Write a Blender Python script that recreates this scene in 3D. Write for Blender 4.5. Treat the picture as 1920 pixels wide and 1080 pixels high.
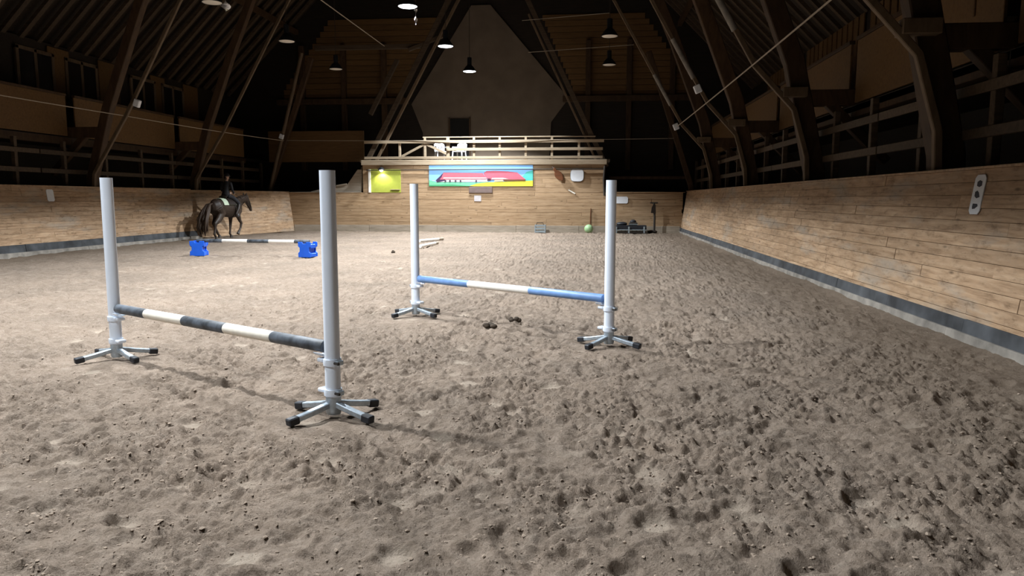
import bpy, bmesh, math, random
import numpy as np
from mathutils import Vector, Matrix, Quaternion
random.seed(7)
rng = np.random.default_rng(11)
for o in list(bpy.data.objects):
    bpy.data.objects.remove(o)
scene = bpy.context.scene
COL = scene.collection
PI = math.pi

# ------------------------------------------------------------------ camera
FPX, VPX, VPY, ROLL, CAMH = 1400.0, 1107.0, 373.0, 0.0135, 1.6
yy = Vector((VPX-960, 540-VPY, -FPX)).normalized()          # hall axis seen in camera space
uu = Vector((math.sin(ROLL), math.cos(ROLL), 0))
zz = (uu - uu.dot(yy)*yy).normalized()
xx = yy.cross(zz)
cam_d = bpy.data.cameras.new('camera')
cam = bpy.data.objects.new('camera', cam_d)
COL.objects.link(cam)
cam_d.sensor_width = 36.0
cam_d.lens = FPX/1920*36
cam_d.clip_end = 200
cam.matrix_world = Matrix.Translation((0, 0, CAMH)) @ Matrix((xx, yy, zz)).to_4x4()
scene.camera = cam

# ------------------------------------------------------------------ world and exposure (night, closed hall)
w = bpy.data.worlds.new('night')
scene.world = w
w.use_nodes = True
w.node_tree.nodes['Background'].inputs[0].default_value = (0.05, 0.06, 0.08, 1)
w.node_tree.nodes['Background'].inputs[1].default_value = 0.02
vs = scene.view_settings
vs.view_transform = 'Standard'
vs.look = 'None'
vs.exposure = 0.0
vs.gamma = 1.0
vs.use_curve_mapping = False
LAMP_X, LAMP_Z = -5.7, 7.5
LAMP_Y = [1.0, 6.7, 12.2, 17.9, 23.5, 29.6, 34.7]
LAMP_W = 2350.0
LAMP_CONE = 123.0
LAMP_COL = (0.92, 0.97, 1.0)

# ------------------------------------------------------------------ helpers
def link(o, parent=None):
    COL.objects.link(o)
    if parent is not None:
        o.parent = parent
    return o

def tag(o, label=None, cat=None, group=None, kind=None):
    if label: o['label'] = label
    if cat: o['category'] = cat
    if group: o['group'] = group
    if kind: o['kind'] = kind
    return o

def thing(name, label, cat, loc=(0, 0, 0), rz=0.0, group=None):
    o = bpy.data.objects.new(name, None)
    o.empty_display_size = 0.1
    link(o)
    o.location = loc
    o.rotation_euler = (0, 0, rz)
    return tag(o, label, cat, group)

class MB:
    def __init__(s):
        s.v = []; s.f = []
    def add(s, vs_, fs):
        b = len(s.v)
        s.v += [tuple(p) for p in vs_]
        s.f += [tuple(i+b for i in f) for f in fs]
        return s
    def box(s, c, d, rot=None):
        pts = []
        for z in (-.5, .5):
            for x, y in ((-.5, -.5), (.5, -.5), (.5, .5), (-.5, .5)):
                p = Vector((x*d[0], y*d[1], z*d[2]))
                if rot is not None: p = rot @ p
                pts.append(p+Vector(c))
        return s.add(pts, [(3, 2, 1, 0), (4, 5, 6, 7), (0, 1, 5, 4), (1, 2, 6, 5), (2, 3, 7, 6), (3, 0, 4, 7)])
    def beam(s, p0, p1, wd, ht, up=(0, 0, 1)):
        p0 = Vector(p0); p1 = Vector(p1)
        a = (p1-p0).normalized()
        upv = Vector(up)
        if abs(a.dot(upv)) > .98: upv = Vector((0, 1, 0))
        sd = a.cross(upv).normalized(); u = sd.cross(a)
        pts = []
        for e in (p0, p1):
            for i, j in ((-.5, -.5), (.5, -.5), (.5, .5), (-.5, .5)):
                pts.append(e+sd*i*wd+u*j*ht)
        return s.add(pts, [(3, 2, 1, 0), (4, 5, 6, 7), (0, 1, 5, 4), (1, 2, 6, 5), (2, 3, 7, 6), (3, 0, 4, 7)])
    def poly_beam(s, pts, wd, ht, up=(0, 1, 0)):
        pts = [Vector(p) for p in pts]; n = len(pts); vv = []
        for k, p in enumerate(pts):
            a = (pts[min(k+1, n-1)]-pts[max(k-1, 0)]).normalized()
            upv = Vector(up)
            sd = a.cross(upv).normalized(); u = sd.cross(a)
            for i, j in ((-.5, -.5), (.5, -.5), (.5, .5), (-.5, .5)):
                vv.append(p+sd*i*wd+u*j*ht)
        fs = [(3, 2, 1, 0), tuple(4*(n-1)+i for i in range(4))]
        for k in range(n-1):
            for i in range(4):
                j = (i+1) % 4
                fs.append((4*k+i, 4*k+j, 4*k+4+j, 4*k+4+i))
        return s.add(vv, fs)
    def tube(s, pts, rad, n=12, cap=True):
        pts = [Vector(p) for p in pts]; m = len(pts)
        if not isinstance(rad, (list, tuple)): rad = [rad]*m
        vv = []; prev = None
        for k, p in enumerate(pts):
            a = (pts[min(k+1, m-1)]-pts[max(k-1, 0)])
            a = a.normalized() if a.length > 1e-9 else Vector((0, 0, 1))
            if prev is None:
                t = Vector((0, 0, 1)) if abs(a.z) < .9 else Vector((0, 1, 0))
                sd = a.cross(t).normalized()
            else:
                sd = (prev - prev.dot(a)*a).normalized()
            prev = sd
            u = a.cross(sd)
            r = rad[k]
            rx, ry = r if isinstance(r, (tuple, list)) else (r, r)
            for i in range(n):
                th = 2*PI*i/n
                vv.append(p+sd*math.cos(th)*rx+u*math.sin(th)*ry)
        fs = []
        for k in range(m-1):
            for i in range(n):
                j = (i+1) % n
                fs.append((n*k+i, n*k+j, n*k+n+j, n*k+n+i))
        if cap:
            fs.append(tuple(range(n-1, -1, -1)))
            fs.append(tuple(n*(m-1)+i for i in range(n)))
        return s.add(vv, fs)
    def lathe(s, prof, n=24, c=(0, 0, 0), closed=False):
        m = len(prof); vv = []; fs = []
        for r, z in prof:
            for i in range(n):
                th = 2*PI*i/n
                vv.append((c[0]+r*math.cos(th), c[1]+r*math.sin(th), c[2]+z))
        for k in range(m if closed else m-1):
            k2 = (k+1) % m
            for i in range(n):
                j = (i+1) % n
                fs.append((n*k+i, n*k+j, n*k2+j, n*k2+i))
        return s.add(vv, fs)
    def prism(s, poly, o, u, v, t):
        """flat polygon in the plane o,u,v thickened along the normal u x v by t"""
        o = Vector(o); u = Vector(u); v = Vector(v); nrm = u.cross(v).normalized()
        n = len(poly)
        a = [o+u*p[0]+v*p[1] for p in poly]
        b = [q+nrm*t for q in a]
        fs = [tuple(range(n-1, -1, -1)), tuple(range(n, 2*n))]
        for i in range(n):
            j = (i+1) % n
            fs.append((i, j, n+j, n+i))
        return s.add(a+b, fs)
    def ell(s, c, r, nu=16, nv=10, rot=None):
        vv = []; fs = []
        for k in range(nv+1):
            ph = -PI/2+PI*k/nv
            for i in range(nu):
                th = 2*PI*i/nu
                p = Vector((math.cos(th)*math.cos(ph)*r[0], math.sin(th)*math.cos(ph)*r[1], math.sin(ph)*r[2]))
                if rot is not None: p = rot @ p
                vv.append(p+Vector(c))
        for k in range(nv):
            for i in range(nu):
                j = (i+1) % nu
                fs.append((nu*k+i, nu*k+j, nu*k+nu+j, nu*k+nu+i))
        return s.add(vv, fs)
    def build(s, name, mat, parent=None, smooth=False, bevel=0.0, loc=None, seg=1, fix=True):
        me = bpy.data.meshes.new(name)
        vv = s.v
        if loc is not None:
            vv = [(p[0]-loc[0], p[1]-loc[1], p[2]-loc[2]) for p in vv]
        me.from_pydata(vv, [], s.f)
        bm = bmesh.new(); bm.from_mesh(me)
        if smooth: bmesh.ops.remove_doubles(bm, verts=bm.verts, dist=1e-5)
        if fix: bmesh.ops.recalc_face_normals(bm, faces=bm.faces)
        if bevel > 0:
            bmesh.ops.bevel(bm, geom=list(bm.edges), offset=bevel, segments=seg, affect='EDGES', clamp_overlap=True)
        if smooth:
            for e in bm.edges:
                if len(e.link_faces) == 2 and e.calc_face_angle(0) > math.radians(42): e.smooth = False
            for f in bm.faces: f.smooth = True
        bm.to_mesh(me); bm.free()
        for m in (mat if isinstance(mat, (list, tuple)) else [mat]):
            me.materials.append(m)
        o = bpy.data.objects.new(name, me)
        if loc is not None: o.location = loc
        return link(o, parent)

def copy_tree(o, parent=None):
    c = o.copy(); link(c, parent)
    for ch in list(o.children): copy_tree(ch, c)
    return c

# ------------------------------------------------------------------ materials
def srgb(r, g, b):
    f = lambda c: (c/255)/12.92 if c/255 <= .04045 else ((c/255+.055)/1.055)**2.4
    return (f(r), f(g), f(b), 1.0)

def mat_base(name):
    m = bpy.data.materials.new(name); m.use_nodes = True
    nt = m.node_tree; b = nt.nodes['Principled BSDF']
    return m, nt, b

def N(nt, t, **kw):
    n = nt.nodes.new(t)
    for k, v in kw.items(): setattr(n, k, v)
    return n

def ramp(nt, stops):
    r = N(nt, 'ShaderNodeValToRGB'); e = r.color_ramp.elements
    e[0].position, e[0].color = stops[0]
    e[1].position, e[1].color = stops[-1]
    for p, c in stops[1:-1]:
        k = e.new(p); k.color = c
    return r

def simple(name, col, rough=.6, metal=0.0, vary=.12, scale=8.0, bump=0.0, spec=.4):
    """plain colour with a faint mottling"""
    m, nt, b = mat_base(name)
    tc = N(nt, 'ShaderNodeTexCoord')
    nz = N(nt, 'ShaderNodeTexNoise'); nz.inputs['Scale'].default_value = scale; nz.inputs['Detail'].default_value = 5
    nt.links.new(tc.outputs['Object'], nz.inputs['Vector'])
    lo = tuple(c*(1-vary) for c in col[:3])+(1,); hi = tuple(min(1, c*(1+vary)) for c in col[:3])+(1,)
    rp = ramp(nt, [(.3, lo), (.7, hi)])
    nt.links.new(nz.outputs['Fac'], rp.inputs['Fac'])
    nt.links.new(rp.outputs['Color'], b.inputs['Base Color'])
    b.inputs['Roughness'].default_value = rough
    b.inputs['Metallic'].default_value = metal
    b.inputs['Specular IOR Level'].default_value = spec
    if bump > 0:
        bp = N(nt, 'ShaderNodeBump'); bp.inputs['Strength'].default_value = bump; bp.inputs['Distance'].default_value = .01
        nt.links.new(nz.outputs['Fac'], bp.inputs['Height']); nt.links.new(bp.outputs['Normal'], b.inputs['Normal'])
    return m

def wood(name, dark, mid, light, knots=True, grime=None, stretch=(.7, 7, 7), rough=.65, rnd=.25):
    m, nt, b = mat_base(name)
    L = nt.links.new
    tc = N(nt, 'ShaderNodeTexCoord'); oi = N(nt, 'ShaderNodeObjectInfo')
    sc = N(nt, 'ShaderNodeVectorMath', operation='SCALE')
    cmb = N(nt, 'ShaderNodeCombineXYZ'); mul = N(nt, 'ShaderNodeMath', operation='MULTIPLY'); mul.inputs[1].default_value = 57.0
    L(oi.outputs['Random'], mul.inputs[0])
    for i in range(3): L(mul.outputs[0], cmb.inputs[i])
    addv = N(nt, 'ShaderNodeVectorMath', operation='ADD')
    L(tc.outputs['Object'], addv.inputs[0]); L(cmb.outputs[0], addv.inputs[1])
    mp = N(nt, 'ShaderNodeMapping'); mp.inputs['Scale'].default_value = stretch
    L(addv.outputs[0], mp.inputs['Vector'])
    nz = N(nt, 'ShaderNodeTexNoise'); nz.inputs['Scale'].default_value = 2.2; nz.inputs['Detail'].default_value = 7; nz.inputs['Roughness'].default_value = .62
    nz.inputs['Distortion'].default_value = .6
    L(mp.outputs[0], nz.inputs['Vector'])
    rp = ramp(nt, [(.28, dark), (.48, mid), (.72, light)])
    L(nz.outputs['Fac'], rp.inputs['Fac'])
    col = rp.outputs['Color']
    if knots:
        vo = N(nt, 'ShaderNodeTexVoronoi'); vo.inputs['Scale'].default_value = 1.0
        mp2 = N(nt, 'ShaderNodeMapping'); mp2.inputs['Scale'].default_value = (1.5, 2, 5.0)
        L(addv.outputs[0], mp2.inputs['Vector']); L(mp2.outputs[0], vo.inputs['Vector'])
        kr = ramp(nt, [(.04, (1, 1, 1, 1)), (.13, (0, 0, 0, 1))])
        L(vo.outputs['Distance'], kr.inputs['Fac'])
        mx = N(nt, 'ShaderNodeMix', data_type='RGBA')
        mk = N(nt, 'ShaderNodeMath', operation='MULTIPLY'); mk.inputs[1].default_value = .75
        L(kr.outputs['Color'], mk.inputs[0]); L(mk.outputs[0], mx.inputs[0])
        L(col, mx.inputs[6]); mx.inputs[7].default_value = tuple(c*.35 for c in dark[:3])+(1,)
        col = mx.outputs[2]
    if grime is not None:                                       # dusty grey scuffs with a shape of their own
        ge = N(nt, 'ShaderNodeNewGeometry')
        g2 = N(nt, 'ShaderNodeMapping'); g2.inputs['Scale'].default_value = (.35, .35, 1.6)
        L(ge.outputs['Position'], g2.inputs['Vector'])
        gn = N(nt, 'ShaderNodeTexNoise'); gn.inputs['Scale'].default_value = 1.5; gn.inputs['Detail'].default_value = 6; gn.inputs['Roughness'].default_value = .6
        L(g2.outputs[0], gn.inputs['Vector'])
        gr = ramp(nt, [(.53, (0, 0, 0, 1)), (.68, (.75, .75, .75, 1))])
        L(gn.outputs['Fac'], gr.inputs['Fac'])
        mx = N(nt, 'ShaderNodeMix', data_type='RGBA')
        L(gr.outputs['Color'], mx.inputs[0]); L(col, mx.inputs[6]); mx.inputs[7].default_value = grime
        col = mx.outputs[2]
    if grime is not None:
        bn = N(nt, 'ShaderNodeTexNoise'); bn.inputs['Scale'].default_value = 4.5; bn.inputs['Detail'].default_value = 5; bn.inputs['Roughness'].default_value = .7
        bm_ = N(nt, 'ShaderNodeMapping'); bm_.inputs['Scale'].default_value = (.8, .8, 2.2)
        L(ge.outputs['Position'], bm_.inputs['Vector']); L(bm_.outputs[0], bn.inputs['Vector'])
        br_ = ramp(nt, [(.30, (.58, .54, .50, 1)), (.46, (1, 1, 1, 1)), (.7, (1.12, 1.1, 1.08, 1))])
        L(bn.outputs['Fac'], br_.inputs['Fac'])
        mb_ = N(nt, 'ShaderNodeMix', data_type='RGBA', blend_type='MULTIPLY'); mb_.inputs[0].default_value = 1
        L(col, mb_.inputs[6]); L(br_.outputs['Color'], mb_.inputs[7]); col = mb_.outputs[2]
    hs = N(nt, 'ShaderNodeHueSaturation')
    mr = N(nt, 'ShaderNodeMapRange'); mr.inputs[3].default_value = 1-rnd; mr.inputs[4].default_value = 1+rnd
    L(oi.outputs['Random'], mr.inputs[0]); L(mr.outputs[0], hs.inputs['Value'])
    L(col, hs.inputs['Color'])
    L(hs.outputs[0], b.inputs['Base Color'])
    b.inputs['Roughness'].default_value = rough
    b.inputs['Specular IOR Level'].default_value = .3
    bp = N(nt, 'ShaderNodeBump'); bp.inputs['Strength'].default_value = .35; bp.inputs['Distance'].default_value = .01
    L(nz.outputs['Fac'], bp.inputs['Height']); L(bp.outputs['Normal'], b.inputs['Normal'])
    return m

def glow(name, col, strength):
    m, nt, b = mat_base(name)
    b.inputs['Base Color'].default_value = col
    b.inputs['Emission Color'].default_value = col
    b.inputs['Emission Strength'].default_value = strength
    return m

def sand_mat():
    m, nt, b = mat_base('arena_sand')
    L = nt.links.new
    ge = N(nt, 'ShaderNodeNewGeometry')
    def noise(sc, det=5, rough=.6):
        n = N(nt, 'ShaderNodeTexNoise'); n.inputs['Scale'].default_value = sc; n.inputs['Detail'].default_value = det
        n.inputs['Roughness'].default_value = rough
        L(ge.outputs['Position'], n.inputs['Vector']); return n
    n1 = noise(.6, 6); n2 = noise(9, 6, .7); n3 = noise(75, 4, .75)
    r1 = ramp(nt, [(.3, (.218, .169, .131, 1)), (.55, (.290, .232, .186, 1)), (.75, (.350, .290, .238, 1))])
    L(n2.outputs['Fac'], r1.inputs['Fac'])
    r2 = ramp(nt, [(.3, (.80, .80, .80, 1)), (.7, (1.12, 1.1, 1.08, 1))])
    L(n1.outputs['Fac'], r2.inputs['Fac'])
    mx = N(nt, 'ShaderNodeMix', data_type='RGBA', blend_type='MULTIPLY'); mx.inputs[0].default_value = 1
    L(r1.outputs['Color'], mx.inputs[6]); L(r2.outputs['Color'], mx.inputs[7])
    r3 = ramp(nt, [(.32, (.62, .6, .58, 1)), (.5, (1, 1, 1, 1)), (.8, (1.15, 1.15, 1.15, 1))])
    L(n3.outputs['Fac'], r3.inputs['Fac'])
    mx2 = N(nt, 'ShaderNodeMix', data_type='RGBA', blend_type='MULTIPLY'); mx2.inputs[0].default_value = .8
    L(mx.outputs[2], mx2.inputs[6]); L(r3.outputs['Color'], mx2.inputs[7])
    at = N(nt, 'ShaderNodeAttribute'); at.attribute_name = 'packed'        # hoof-packed, drier and paler
    mx3 = N(nt, 'ShaderNodeMix', data_type='RGBA'); mm = N(nt, 'ShaderNodeMath', operation='MULTIPLY'); mm.inputs[1].default_value = .75
    L(at.outputs['Fac'], mm.inputs[0]); L(mm.outputs[0], mx3.inputs[0]); L(mx2.outputs[2], mx3.inputs[6]); mx3.inputs[7].default_value = (.46, .385, .31, 1)
    # sand colour darkens in a noisy-edged band along the long walls
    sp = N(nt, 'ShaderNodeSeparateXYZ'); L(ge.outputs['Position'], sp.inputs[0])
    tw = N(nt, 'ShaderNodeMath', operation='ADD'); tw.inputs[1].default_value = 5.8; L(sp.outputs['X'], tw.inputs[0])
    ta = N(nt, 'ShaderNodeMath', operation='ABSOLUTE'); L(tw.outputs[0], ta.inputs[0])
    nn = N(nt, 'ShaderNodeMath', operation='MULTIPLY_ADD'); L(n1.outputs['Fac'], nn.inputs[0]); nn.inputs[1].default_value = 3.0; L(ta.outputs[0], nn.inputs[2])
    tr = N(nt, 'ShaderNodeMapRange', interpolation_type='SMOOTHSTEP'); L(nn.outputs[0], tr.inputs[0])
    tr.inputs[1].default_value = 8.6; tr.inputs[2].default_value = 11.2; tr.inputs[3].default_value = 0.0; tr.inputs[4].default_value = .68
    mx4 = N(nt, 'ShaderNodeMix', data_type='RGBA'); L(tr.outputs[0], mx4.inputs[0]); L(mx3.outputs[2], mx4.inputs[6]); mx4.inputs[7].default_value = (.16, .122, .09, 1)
    L(mx4.outputs[2], b.inputs['Base Color'])
    b.inputs['Roughness'].default_value = .95
    b.inputs['Specular IOR Level'].default_value = .1
    b1 = N(nt, 'ShaderNodeBump'); b1.inputs['Strength'].default_value = .6; b1.inputs['Distance'].default_value = .010
    b2 = N(nt, 'ShaderNodeBump'); b2.inputs['Strength'].default_value = .8; b2.inputs['Distance'].default_value = .046
    n4 = noise(24, 6, .72)
    L(n3.outputs['Fac'], b1.inputs['Height']); L(n4.outputs['Fac'], b2.inputs['Height'])
    L(b2.outputs['Normal'], b1.inputs['Normal']); L(b1.outputs['Normal'], b.inputs['Normal'])
    return m

M = {}
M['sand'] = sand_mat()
M['crumb'] = simple('sand_crumb', (.285, .226, .178, 1), .95, vary=.25, scale=30, spec=.1)
M['board'] = wood('kick_wall_board', (.21, .130, .075, 1), (.36, .240, .147, 1), (.475, .338, .222, 1), grime=(.31, .265, .215, 1), rnd=.11)
M['board_far'] = wood('end_wall_board', (.23, .145, .080, 1), (.34, .228, .132, 1), (.43, .302, .188, 1), rnd=.08)
M['rail_wood'] = wood('pale_rail_timber', (.28, .215, .145, 1), (.36, .285, .20, 1), (.43, .35, .26, 1), knots=False, rnd=.08)
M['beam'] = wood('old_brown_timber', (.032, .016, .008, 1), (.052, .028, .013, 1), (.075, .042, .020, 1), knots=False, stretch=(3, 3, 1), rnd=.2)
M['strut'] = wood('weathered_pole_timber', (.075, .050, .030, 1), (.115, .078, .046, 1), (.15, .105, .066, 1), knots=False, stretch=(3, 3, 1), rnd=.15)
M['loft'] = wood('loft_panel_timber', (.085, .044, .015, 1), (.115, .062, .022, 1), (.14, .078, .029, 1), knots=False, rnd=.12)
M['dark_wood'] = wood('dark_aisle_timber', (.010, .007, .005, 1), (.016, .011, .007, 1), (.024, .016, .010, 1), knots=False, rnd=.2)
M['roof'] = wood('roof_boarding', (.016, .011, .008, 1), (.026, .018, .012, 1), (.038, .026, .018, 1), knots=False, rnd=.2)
M['rafter'] = wood('rafter_timber', (.040, .026, .015, 1), (.065, .044, .027, 1), (.09, .062, .039, 1), knots=False, rnd=.2)
M['grey_wood'] = wood('grey_weathered_timber', (.22, .18, .14, 1), (.32, .27, .21, 1), (.40, .34, .28, 1), knots=False, rnd=.1)
M['plaster'] = simple('gable_plaster', (.13, .10, .075, 1), .9, vary=.15, scale=1.2, bump=.2)
M['rubber_strip'] = simple('dark_kick_strip', (.050, .054, .060, 1), .7, vary=.55, scale=2.5, bump=.3)
M['kerb'] = simple('dusty_concrete_kerb', (.22, .20, .175, 1), .9, vary=.35, scale=4, bump=.4)
M['pvc'] = simple('white_plastic_pipe', (.72, .79, .90, 1), .38, vary=.03, scale=3)
M['pvc_in'] = simple('pipe_inside', (.5, .52, .55, 1), .6, vary=.03)
M['galv'] = simple('galvanised_steel', (.40, .46, .52, 1), .42, metal=.55, vary=.2, scale=30)
M['black_rubber'] = simple('black_rubber', (.018, .020, .026, 1), .6, vary=.3, scale=20)
M['black_paint'] = simple('worn_black_paint', (.060, .070, .085, 1), .55, vary=.75, scale=9, bump=.2)
M['cream_paint'] = simple('worn_cream_paint', (.74, .70, .62, 1), .5, vary=.08, scale=14)
M['blue_paint'] = simple('blue_rail_paint', (.145, .265, .52, 1), .45, vary=.14, scale=9)
M['white_paint'] = simple('white_rail_paint', (.80, .78, .74, 1), .45, vary=.06, scale=9)
M['blue_plastic'] = simple('bright_blue_plastic', (.012, .105, .62, 1), .38, vary=.08, scale=5)
M['lamp_black'] = simple('lamp_shade_black', (.010, .012, .016, 1), .5, vary=.1)
M['lamp_in'] = simple('lamp_reflector', (.65, .60, .52, 1), .5, vary=.05)
M['lens'] = glow('lamp_lens_lit', (.90, .96, 1.0, 1), 9.0)
M['lens_off'] = simple('lamp_lens_unlit', (.75, .70, .62, 1), .4, vary=.05)
M['white_plate'] = simple('white_plate', (.72, .75, .80, 1), .45, vary=.04)
M['dull_plate'] = simple('dull_plate', (.46, .43, .44, 1), .6, vary=.08)
M['ink'] = simple('dark_blue_ink', (.012, .016, .035, 1), .5, vary=.2)
M['brown_plate'] = simple('dull_brown_plate', (.14, .10, .09, 1), .7, vary=.15)
M['oval_brown'] = wood('dark_red_brown_wood', (.07, .022, .006, 1), (.11, .036, .010, 1), (.15, .05, .016, 1), knots=False)
M['cable'] = simple('black_cable', (.03, .022, .016, 1), .6, vary=.1)
M['rope'] = simple('pale_rope', (.34, .29, .23, 1), .8, vary=.2, scale=40)
M['lime'] = simple('lime_green_board', (.33, .37, .055, 1), .6, vary=.06)
M['ball'] = simple('pale_green_ball', (.33, .52, .28, 1), .45, vary=.08)
M['crate'] = simple('grey_blue_crate', (.26, .30, .32, 1), .5, vary=.1)
M['dark_metal'] = simple('dark_iron', (.03, .024, .020, 1), .55, vary=.25, scale=14)
M['dung'] = simple('dark_droppings', (.05, .036, .025, 1), .95, vary=.3, scale=20, bump=.5)
M['chair'] = simple('white_garden_chair_plastic', (.50, .50, .52, 1), .4, vary=.03)
M['foil'] = simple('silver_foil', (.62, .62, .64, 1), .3, metal=.8, vary=.2, scale=12)
M['glass_dark'] = simple('dark_window_glass', (.010, .010, .012, 1), .12, vary=.1, spec=.6)
M['void'] = simple('dark_doorway', (.006, .005, .005, 1), .9, vary=.1)
M['horse'] = simple('dark_bay_coat', (.030, .019, .013, 1), .5, vary=.35, scale=4)
M['hair'] = simple('black_horsehair', (.035, .020, .012, 1), .6, vary=.3, scale=25)
M['pad'] = simple('pale_mint_saddle_pad', (.56, .66, .50, 1), .8, vary=.06)
M['leather'] = simple('dark_leather', (.022, .015, .012, 1), .45, vary=.2)
M['hoof'] = simple('hoof_horn', (.05, .042, .036, 1), .6, vary=.2)
M['jacket'] = simple('black_riding_jacket', (.012, .012, .014, 1), .8, vary=.2)
M['breeches'] = simple('dark_breeches', (.018, .018, .022, 1), .8, vary=.2)
M['skin'] = simple('skin', (.45, .28, .20, 1), .55, vary=.05)
M['helmet'] = simple('black_helmet', (.012, .012, .014, 1), .35, vary=.1)

# ------------------------------------------------------------------ arena dimensions
XR, XL, YF, YB = 4.23, -15.9, 36.0, -3.0
YK, XLC = 29.0, -14.65           # the left wall bends in towards the far corner here
WALL_H = 1.95
XC = -5.7

# ------------------------------------------------------------------ floor: trodden sand with hoof prints
def graded(a, b, s0, s1, start):
    """coordinates from a to b: spacing s0 up to `start`, then growing to s1"""
    out = [a]; s = s0
    while out[-1] < b:
        if out[-1] > start: s = min(s1, s*1.011)
        out.append(out[-1]+s)
    out[-1] = b
    return np.array(out)

def vnoise(x, y, seed):
    xi = np.floor(x).astype(np.int64); yi = np.floor(y).astype(np.int64)
    xf = x-xi; yf = y-yi
    u = xf*xf*xf*(xf*(xf*6-15)+10); v = yf*yf*yf*(yf*(yf*6-15)+10)
    def g(ix, iy, fx, fy):
        h = (ix*374761393+iy*668265263+seed*1274126177) & 0xffffffff
        h = ((h ^ (h >> 13))*1274126177) & 0xffffffff
        h = (h ^ (h >> 16)) & 0xffff
        an = h*(2*np.pi/65536)
        return np.cos(an)*fx+np.sin(an)*fy
    a = g(xi, yi, xf, yf); b = g(xi+1, yi, xf-1, yf); c = g(xi, yi+1, xf, yf-1); d = g(xi+1, yi+1, xf-1, yf-1)
    return (a+(b-a)*u)+((c+(d-c)*u)-(a+(b-a)*u))*v

FLAT = [(-4.71, 6.92), (-1.870, 5.22), (-2.375, 10.0), (0.222, 8.15)]

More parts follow.
